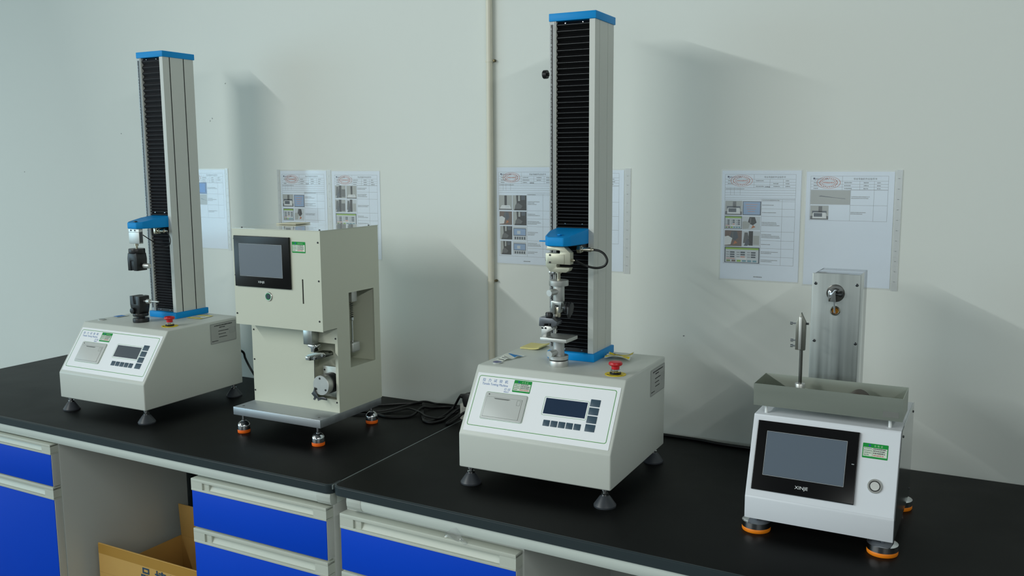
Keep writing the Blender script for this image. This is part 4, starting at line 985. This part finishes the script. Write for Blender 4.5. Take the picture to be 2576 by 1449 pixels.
# right of the centre tester, a pair
x, z = 1.4856, 0.7833
sheet('instruction sheet with seven photos, left one of the pair above the white machine', x, z, 0.2150, 0.3030, 0, (0.0090, 0.2010, -0.0105, -0.2590), HD, [v - z for v in (0.7055, 0.6992, 0.6789, 0.6585, 0.6163, 0.5917, 0.5698, 0.5464)],
    (1.5965 - x, 1.6522 - x), RU + (0.0690, ), off(x, z, [('machine', 1.4961, 0.7000, 1.5434, 0.6606), ('note', 1.5450, 0.6990, 1.5955, 0.6607), ('screen', 1.4958, 0.6577, 1.5440, 0.6211), ('close', 1.5451, 0.6574, 1.5944, 0.6198),
    ('close', 1.4969, 0.6175, 1.5450, 0.5734), ('grips', 1.5462, 0.6167, 1.5953, 0.5744), ('screen', 1.4973, 0.5715, 1.5951, 0.5265)]), 4)
x, z = 1.7140, 0.7800
sheet('half empty instruction sheet with two photos, partly behind the steel tower', x, z, 0.2190, 0.3035, 0.0155, (0.0110, 0.2045, -0.0115, -0.1290), HD, [v - z for v in (0.7330, 0.6921)],
    (1.8270 - x, 1.8848 - x), (), off(x, z, [('strip', 1.7259, 0.7313, 1.8264, 0.6934), ('machine', 1.7266, 0.6904, 1.7732, 0.6531)]), 6, foot=False)
# behind the centre tester, a pair
x, z = 0.7650, 0.7945
sheet('instruction sheet with eight photos between the wall conduit and the centre column', x, z, 0.2150, 0.3030, 0, (0.0070, 0.2010, -0.0145, -0.2790), HD, [v - z for v in (0.7118, 0.7080, 0.6600, 0.6345, 0.6110, 0.5660, 0.5420)],
    (0.8726 - x, 0.9275 - x), RU, off(x, z, [('column', 0.7730, 0.7074, 0.8192, 0.6611), ('dark', 0.8214, 0.7076, 0.8705, 0.6604), ('close', 0.7744, 0.6566, 0.8192, 0.6140), ('dark', 0.8227, 0.6567, 0.8706, 0.6137),
    ('dark', 0.7762, 0.6101, 0.8196, 0.5679), ('panel', 0.8224, 0.6105, 0.8704, 0.5668), ('dark', 0.7772, 0.5625, 0.8161, 0.5197), ('panel', 0.8227, 0.5619, 0.8693, 0.5219)]), 9)
x, z = 0.9850, 0.7855
sheet('instruction sheet mostly hidden behind the centre column, right margin showing', x, z, 0.2085, 0.3015, 0.0180, (0.0090, 0.1930, -0.0095, -0.2190), HD, [-0.0475, -0.095, -0.137, -0.1785], (0.1000, 0.1420), (), off(x, z, [('grips', 0.998, 0.735, 1.04, 0.69)]), 12, foot=False)
# above the box machine, a pair
x, z = -0.1300, 0.7850
sheet('instruction sheet above the box machine, left one of the pair', x, z, 0.2110, 0.3030, -0.012, (0.0065, 0.2005, -0.0125, -0.2600), HD, [v - z for v in (0.7094, 0.7036, 0.6780, 0.6520, 0.6100, 0.58)],
    (-0.0215 - x, 0.0370 - x), RU, off(x, z, [('machine', -0.1235, 0.7007, -0.0736, 0.6566), ('note', -0.0696, 0.6993, -0.0226, 0.6560), ('screen', -0.1215, 0.6499, -0.0741, 0.6070), ('close', -0.0694, 0.6509, -0.0256, 0.6071)]), 14)
x, z = 0.1045, 0.7835
sheet('instruction sheet above the box machine, right one of the pair', x, z, 0.2060, 0.3020, -0.016, (0.0125, 0.1950, -0.0135, -0.2500), HD, [v - z for v in (0.7350, 0.7120, 0.6880, 0.6400, 0.6140, 0.59)],
    (0.2130 - x, 0.2650 - x), (), off(x, z, [('grips', 0.1184, 0.7340, 0.1642, 0.6898), ('column', 0.1676, 0.7329, 0.2111, 0.6890), ('grips', 0.1171, 0.6850, 0.1623, 0.6410), ('grips', 0.1658, 0.6857, 0.2094, 0.6411), ('screen', 0.1181, 0.6373, 0.2080, 0.5960)]), 17)
# beside the left column
x, z = -0.6150, 0.7895
sheet('instruction sheet half hidden behind the left column, blue screen photo', x, z, 0.2120, 0.2990, 0.0135, (0.0090, 0.2010, -0.0130, -0.1815), HD, [v - z for v in (0.7425, 0.6983, 0.6564)],
    (-0.4985 - x, -0.4430 - x), (), off(x, z, [('strip', -0.604, 0.7417, -0.545, 0.6983), ('blue', -0.5420, 0.7417, -0.5005, 0.6983), ('strip', -0.5420, 0.6964, -0.5012, 0.6570)]), 21, foot=False)

# ------------------------------------------------------------------ conduit on the wall
cd = thing('wall_conduit', 'cream plastic conduit running straight up the wall', 'conduit', (0.7465, WY - 0.011, BZ))
B().cyl((0, 0, 0.0005), (0.0035, 0, CEIL - BZ - 0.001), 0.0100, seg=28).build('pipe', PIPE, cd)
for z in (1.123, 0.4335):
    b = B().lathe([(0.0104, -0.004), (0.0112, -0.004), (0.0112, 0.004), (0.0104, 0.004)], c=(0.0018*z, 0, z), seg=28)
    b.box(-0.018, 0.020, 0.0095, 0.0108, z - 0.004, z + 0.004)
    c = b.build('pipe_clip', PIPE, cd)
    B().lathe([(0.0042, 0), (0.0042, -0.008), (0.0030, -0.0105), (0, -0.0105)], axis='y', seg=14).build('clip_screw', mat('screw_bronze', (96, 88, 66), 0.4, 0.8), c, loc=(0.0165, 0.0095, z + 0.0005))

# ------------------------------------------------------------------ leads, plug and socket strip on the bench
def lead(name, label, pts, r, m=CABLE):
    o = B().tube([(a, b_, BZ + c) for a, b_, c in pts], r, 10).build(name, m)
    return tag(o, label, 'cable', 'black leads on the bench')
h = 0.0045
lead('power_lead', 'black lead looping across the bench up to the black plug', [(0.300, 0.600, h), (0.370, 0.672, h), (0.427, 0.722, h), (0.474, 0.755, h), (0.505, 0.745, h + 0.004), (0.545, 0.680, h), (0.600, 0.600, h), (0.630, 0.586, h), (0.640, 0.640, h), (0.655, 0.690, 0.025), (0.6900, 0.670, 0.066), (0.716, 0.640, 0.0850), (0.726, 0.640, 0.0860)], 0.0040)
lead('power_lead', 'black lead curving in a low hump across the middle of the coil', [(0.360, 0.545, h), (0.420, 0.570, h), (0.466, 0.635, h), (0.497, 0.663, h + 0.006), (0.560, 0.640, h + 0.008), (0.604, 0.607, h + 0.009), (0.634, 0.600, h + 0.009), (0.650, 0.625, h + 0.003), (0.655, 0.720, h)], 0.0032)
lead('power_lead', 'black lead starting behind the rear orange foot, nearest the bench front', [(0.320, 0.575, h), (0.385, 0.595, h), (0.440, 0.578, h), (0.490, 0.572, h), (0.545, 0.612, h), (0.538, 0.684, h + 0.009), (0.549, 0.726, h), (0.590, 0.762, h), (0.66, 0.766, h), (0.74, 0.760, h)], 0.0040)
lead('power_lead', 'thin black lead lying closest to the wall behind the coil', [(0.340, 0.560, h), (0.420, 0.612, h), (0.475, 0.668, h + 0.010), (0.507, 0.738, h + 0.013), (0.533, 0.776, h), (0.575, 0.783, h), (0.650, 0.784, h), (0.72, 0.782, h)], 0.0032)
lead('power_lead', 'black lead rising from the coil to behind the socket strip', [(0.596, 0.610, h), (0.612, 0.585, h), (0.645, 0.578, h), (0.664, 0.612, h), (0.668, 0.650, 0.013), (0.6850, 0.668, 0.030), (0.715, 0.672, 0.046), (0.75, 0.68, 0.05)], 0.0042)
lead('power_lead', 'black lead running beside the seam under the centre tester', [(0.660, 0.740, h), (0.676, 0.690, h), (0.686, 0.630, h), (0.693, 0.590, h), (0.700, 0.605, h), (0.7050, 0.642, 0.013), (0.722, 0.648, 0.028), (0.760, 0.646, 0.040), (0.80, 0.65, 0.045)], 0.0042)
lead('power_lead', 'thin black lead lying along the wall between the right machines', [(1.300, 0.783, h), (1.345, 0.782, h), (1.439, 0.780, h), (1.500, 0.770, h), (1.560, 0.768, h), (1.64, 0.772, h)], 0.0045)
lead('power_lead', 'black lead hanging behind the leftmost tester', [(-0.300, 0.592, 0.155), (-0.275, 0.640, 0.150), (-0.262, 0.700, 0.125), (-0.258, 0.710, 0.098), (-0.236, 0.705, 0.072), (-0.205, 0.690, 0.055), (-0.15, 0.67, 0.02), (-0.10, 0.66, h)], 0.0042)
ss = thing('socket_strip', 'pale socket strip standing behind the centre tester', 'socket strip', (0.742, 0.690, BZ), 0.08)
B().box(-0.046, 0.20, -0.024, 0.024, 0.0, 0.052, bev=0.003).build('strip_body', STRIPM, ss)
B().box(-0.040, 0.18, -0.0246, -0.0238, 0.012, 0.040).build('strip_face', mat('strip_face', (190, 190, 182), 0.5), ss)
pg = thing('power_plug', 'black mains plug on the end of the looping lead', 'plug', (0.742, 0.634, BZ + 0.0545))
B().prism([(-0.006, 0.000), (0.030, 0.000), (0.032, 0.020), (0.026, 0.042), (0.010, 0.046), (-0.010, 0.040), (-0.012, 0.022)], 'y', -0.012, 0.014, bev=0.003).build('plug_body', BLK, pg)
B().cyl((-0.024, 0.002, 0.031), (-0.008, 0.001, 0.031), 0.0062, 0.0095).build('strain_relief', CABLE, pg)

# ------------------------------------------------------------------ loose papers and small things
def pad(name, label, x, y, z, w, d, t_, rz, m, curl, cat='sticky note'):
    b = B(); n = 8; rows_ = []
    for i in range(n + 1):
        u = i/n; lift = curl*max(0, u - 0.6)**2*8
        rows_.append([b.bm.verts.new((w*u, v, zz + lift)) for v, zz in ((0, 0.0006), (d, 0.0006), (d, t_), (0, t_))])
    for a, c in zip(rows_, rows_[1:]):
        for i in range(4): b.bm.faces.new((a[i], a[(i+1) % 4], c[(i+1) % 4], c[i]))
    b.bm.faces.new(rows_[0]); b.bm.faces.new(rows_[-1][::-1])
    bmesh.ops.recalc_face_normals(b.bm, faces=b.bm.faces[:])
    o = b.build(name, m, loc=(x, y, BZ + z), rot=(0, 0, rz))
    return tag(o, label, cat)
pad('sticky_note_pad', 'yellow sticky notes on the centre tester lid, left of its column', 1.0075, 0.4850, 0.2903, 0.058, 0.072, 0.0045, 0.02, NOTE, 0.003)
pad('sticky_note_pad', 'pale notes lying on top of the box machine', 0.190, 0.415, 0.6228, 0.075, 0.072, 0.0035, 0.05, NOTE2, 0.0)
def curl(name, label, x, y, z, w, d, rz, strips, fold, m, cat='label'):
    """a peeled sticker: a thin wavy sheet with printed bands; fold(u, v) gives its height"""
    o = bpy.data.objects.new(name, None); COL.objects.link(o); o.location = (x, y, BZ + z); o.rotation_euler = (0, 0, rz)
    tag(o, label, cat)
    def grid(u0, u1, v0, v1, lift, nm, mm, n=12, thick=0.0005):
        b = B(); lay = []
        for dz in (0.0, -thick):
            lay.append([[b.bm.verts.new((w*(u0 + (u1 - u0)*i/n), d*(v0 + (v1 - v0)*j/n), 0.0012 + dz + lift + fold(u0 + (u1 - u0)*i/n, v0 + (v1 - v0)*j/n))) for j in range(n + 1)] for i in range(n + 1)])
        tp, bt_ = lay
        for i in range(n):
            for j in range(n):
                b.bm.faces.new((tp[i][j], tp[i+1][j], tp[i+1][j+1], tp[i][j+1])); b.bm.faces.new((bt_[i][j], bt_[i][j+1], bt_[i+1][j+1], bt_[i+1][j]))
            for g, h_ in ((0, 1), (n, -1)):
                q4 = (tp[i][g], bt_[i][g], bt_[i+1][g], tp[i+1][g]); b.bm.faces.new(q4 if h_ > 0 else q4[::-1])
                q4 = (tp[g][i], tp[g][i+1], bt_[g][i+1], bt_[g][i]); b.bm.faces.new(q4 if h_ > 0 else q4[::-1])
        bmesh.ops.recalc_face_normals(b.bm, faces=b.bm.faces[:])
        b.build(nm, mm, o, angle=60)
    grid(0, 1, 0, 1, 0, 'label_sheet', m)
    for (u0, u1, v0, v1, mm) in strips: grid(u0, u1, v0, v1, 0.0004, 'printed_band', mm, 8, 0.0002)
    return o
cs3, sn3 = math.cos(0.0169), math.sin(0.0169)
def on3(lx, ly): return 1.0023 + cs3*lx - sn3*ly, 0.1566 + sn3*lx + cs3*ly
X, Y = on3(0.019, 0.166)
curl('peeled_label', 'curled blue and white label on the centre tester lid, left front', X, Y, 0.2902, 0.026, 0.086, -0.28,
     [(0.05, 0.95, 0.55, 0.92, STKB), (0.1, 0.9, 0.08, 0.11, INK), (0.2, 0.7, 0.2, 0.24, INKG), (0.2, 0.8, 0.3, 0.33, INKG)], lambda u, v: 0.010*max(0, math.sin(v*PI))**2*(1 - u) + 0.004*math.sin(v*7)**2*u, STKW)
X, Y = on3(0.279, 0.286)
curl('peeled_label', 'yellow and white warning label curling by the centre column base', X, Y, 0.2902, 0.068, 0.064, 0.16,
     [(0.03, 0.97, 0.62, 0.95, YEL), (0.03, 0.97, 0.06, 0.26, YEL), (0.1, 0.8, 0.76, 0.80, INK), (0.2, 0.3, 0.84, 0.92, INK), (0.72, 0.9, 0.86, 0.90, INK), (0.1, 0.85, 0.50, 0.53, INKG), (0.15, 0.7, 0.40, 0.43, INKG), (0.6, 0.85, 0.12, 0.17, INK), (0.1, 0.4, 0.14, 0.17, INK)],
     lambda u, v: 0.010*(1 - v)**2*max(0, math.sin(u*PI)) + 0.010*u**4*(0.4 + 0.6*v) + 0.006*(1 - u)**4 + 0.004*math.sin(v*8 + u*3)**2, STKW)
cs1, sn1 = math.cos(0.0036), math.sin(0.0036)
def on1(lx, ly): return -0.5487 + cs1*lx - sn1*ly, 0.1589 + sn1*lx + cs1*ly
X, Y = on1(0.270, 0.305)
curl('warning_label', 'flat yellow edged warning label on the leftmost tester lid', X, Y, 0.2833, 0.060, 0.066, 0.10,
     [(0.0, 1.0, 0.80, 1.0, YEL), (0.0, 1.0, 0.0, 0.22, YEL), (0.1, 0.8, 0.55, 0.60, INKG), (0.1, 0.6, 0.40, 0.45, INKG), (0.1, 0.7, 0.30, 0.33, INKG)], lambda u, v: 0.0006, STKW)
X, Y = on1(0.010, 0.212)
curl('warning_label', 'small blue label on the leftmost tester lid, behind the level', X, Y, 0.2833, 0.030, 0.046, -0.1,
     [(0.05, 0.95, 0.05, 0.75, flatcol(60, 130, 205)), (0.2, 0.7, 0.3, 0.36, WHITE)], lambda u, v: 0.0006, STKW)
# scrap of clear film caught behind the right drawer handle
b = B()
n = 10; g = []
for i in range(n + 1):
    u = i/n; row = []
    for j in range(n + 1):
        v = j/n
        row.append(b.bm.verts.new((0.066*u, 0.008 + 0.010*math.sin(u*9 + v*3)*(0.3 + 0.7*v), 0.030*v*max(0.05, math.sin(PI*min(1, u*1.15 + 0.05))) + 0.0012*math.sin(u*17))))
    g.append(row)
for i in range(n):
    for j in range(n): b.bm.faces.new((g[i][j], g[i+1][j], g[i+1][j+1], g[i][j+1]))
o = b.build('film_scrap', FILMP, loc=(1.062, -0.020, BZ - 0.0690), rot=(0.25, 0, -0.035), angle=80)
tag(o, 'scrap of clear plastic film poking out above the right drawer', 'plastic film')

# ------------------------------------------------------------------ cardboard box in the knee hole
cb = thing('cardboard_box', 'open cardboard box with blue lettering in the knee space', 'box', (-0.350, 0.112, 0.0), -0.012)
bw, bd, bt = 0.50, 0.335, 0.275
c = 0.004
B().box(0, bw, 0, c, 0, bt).build('front_wall', CARD, cb, smooth=False)
B().box(0, bw, bd - c, bd, 0, bt).build('rear_wall', CARD, cb, smooth=False)
B().box(0, c, c, bd - c, 0, bt).build('side_wall', CARD, cb, smooth=False)
B().box(bw - c, bw, c, bd - c, 0, bt).build('side_wall', CARD, cb, smooth=False)
B().box(c, bw - c, c, bd - c, 0, c).build('bottom', CARD, cb, smooth=False)
B().box(0, bw, -0.0005, c, 0, 0.098, bev=0.001, mtx=Matrix.Translation((0, 0.0, bt)) @ Matrix.Rotation(math.radians(-0.5), 4, 'X')).build('front_flap', CARD, cb, smooth=False)
B().box(0.001, bw - 0.001, -0.0013, -0.0007, 0.064, 0.0965, mtx=Matrix.Translation((0, 0.0, bt)) @ Matrix.Rotation(math.radians(-0.5), 4, 'X')).build('packing_tape', CARDD, cb, smooth=False)
B().box(0.004, bw - 0.002, 0, c, 0, 0.12, bev=0.001, mtx=Matrix.Translation((0, bd - c, bt)) @ Matrix.Rotation(math.radians(3), 4, 'X')).build('rear_flap', CARD, cb, smooth=False)
B().box(bw - c, bw, 0.004, bd - 0.004, 0, 0.10, mtx=Matrix.Translation((0, 0, bt - 0.10))).build('side_flap', CARD, cb, smooth=False)
text('box_lettering', '品 捷 图', 0.052, BOXINK, cb, (0.198, -0.0012, 0.292), (PI/2, 0, 0), bold=0.0008)
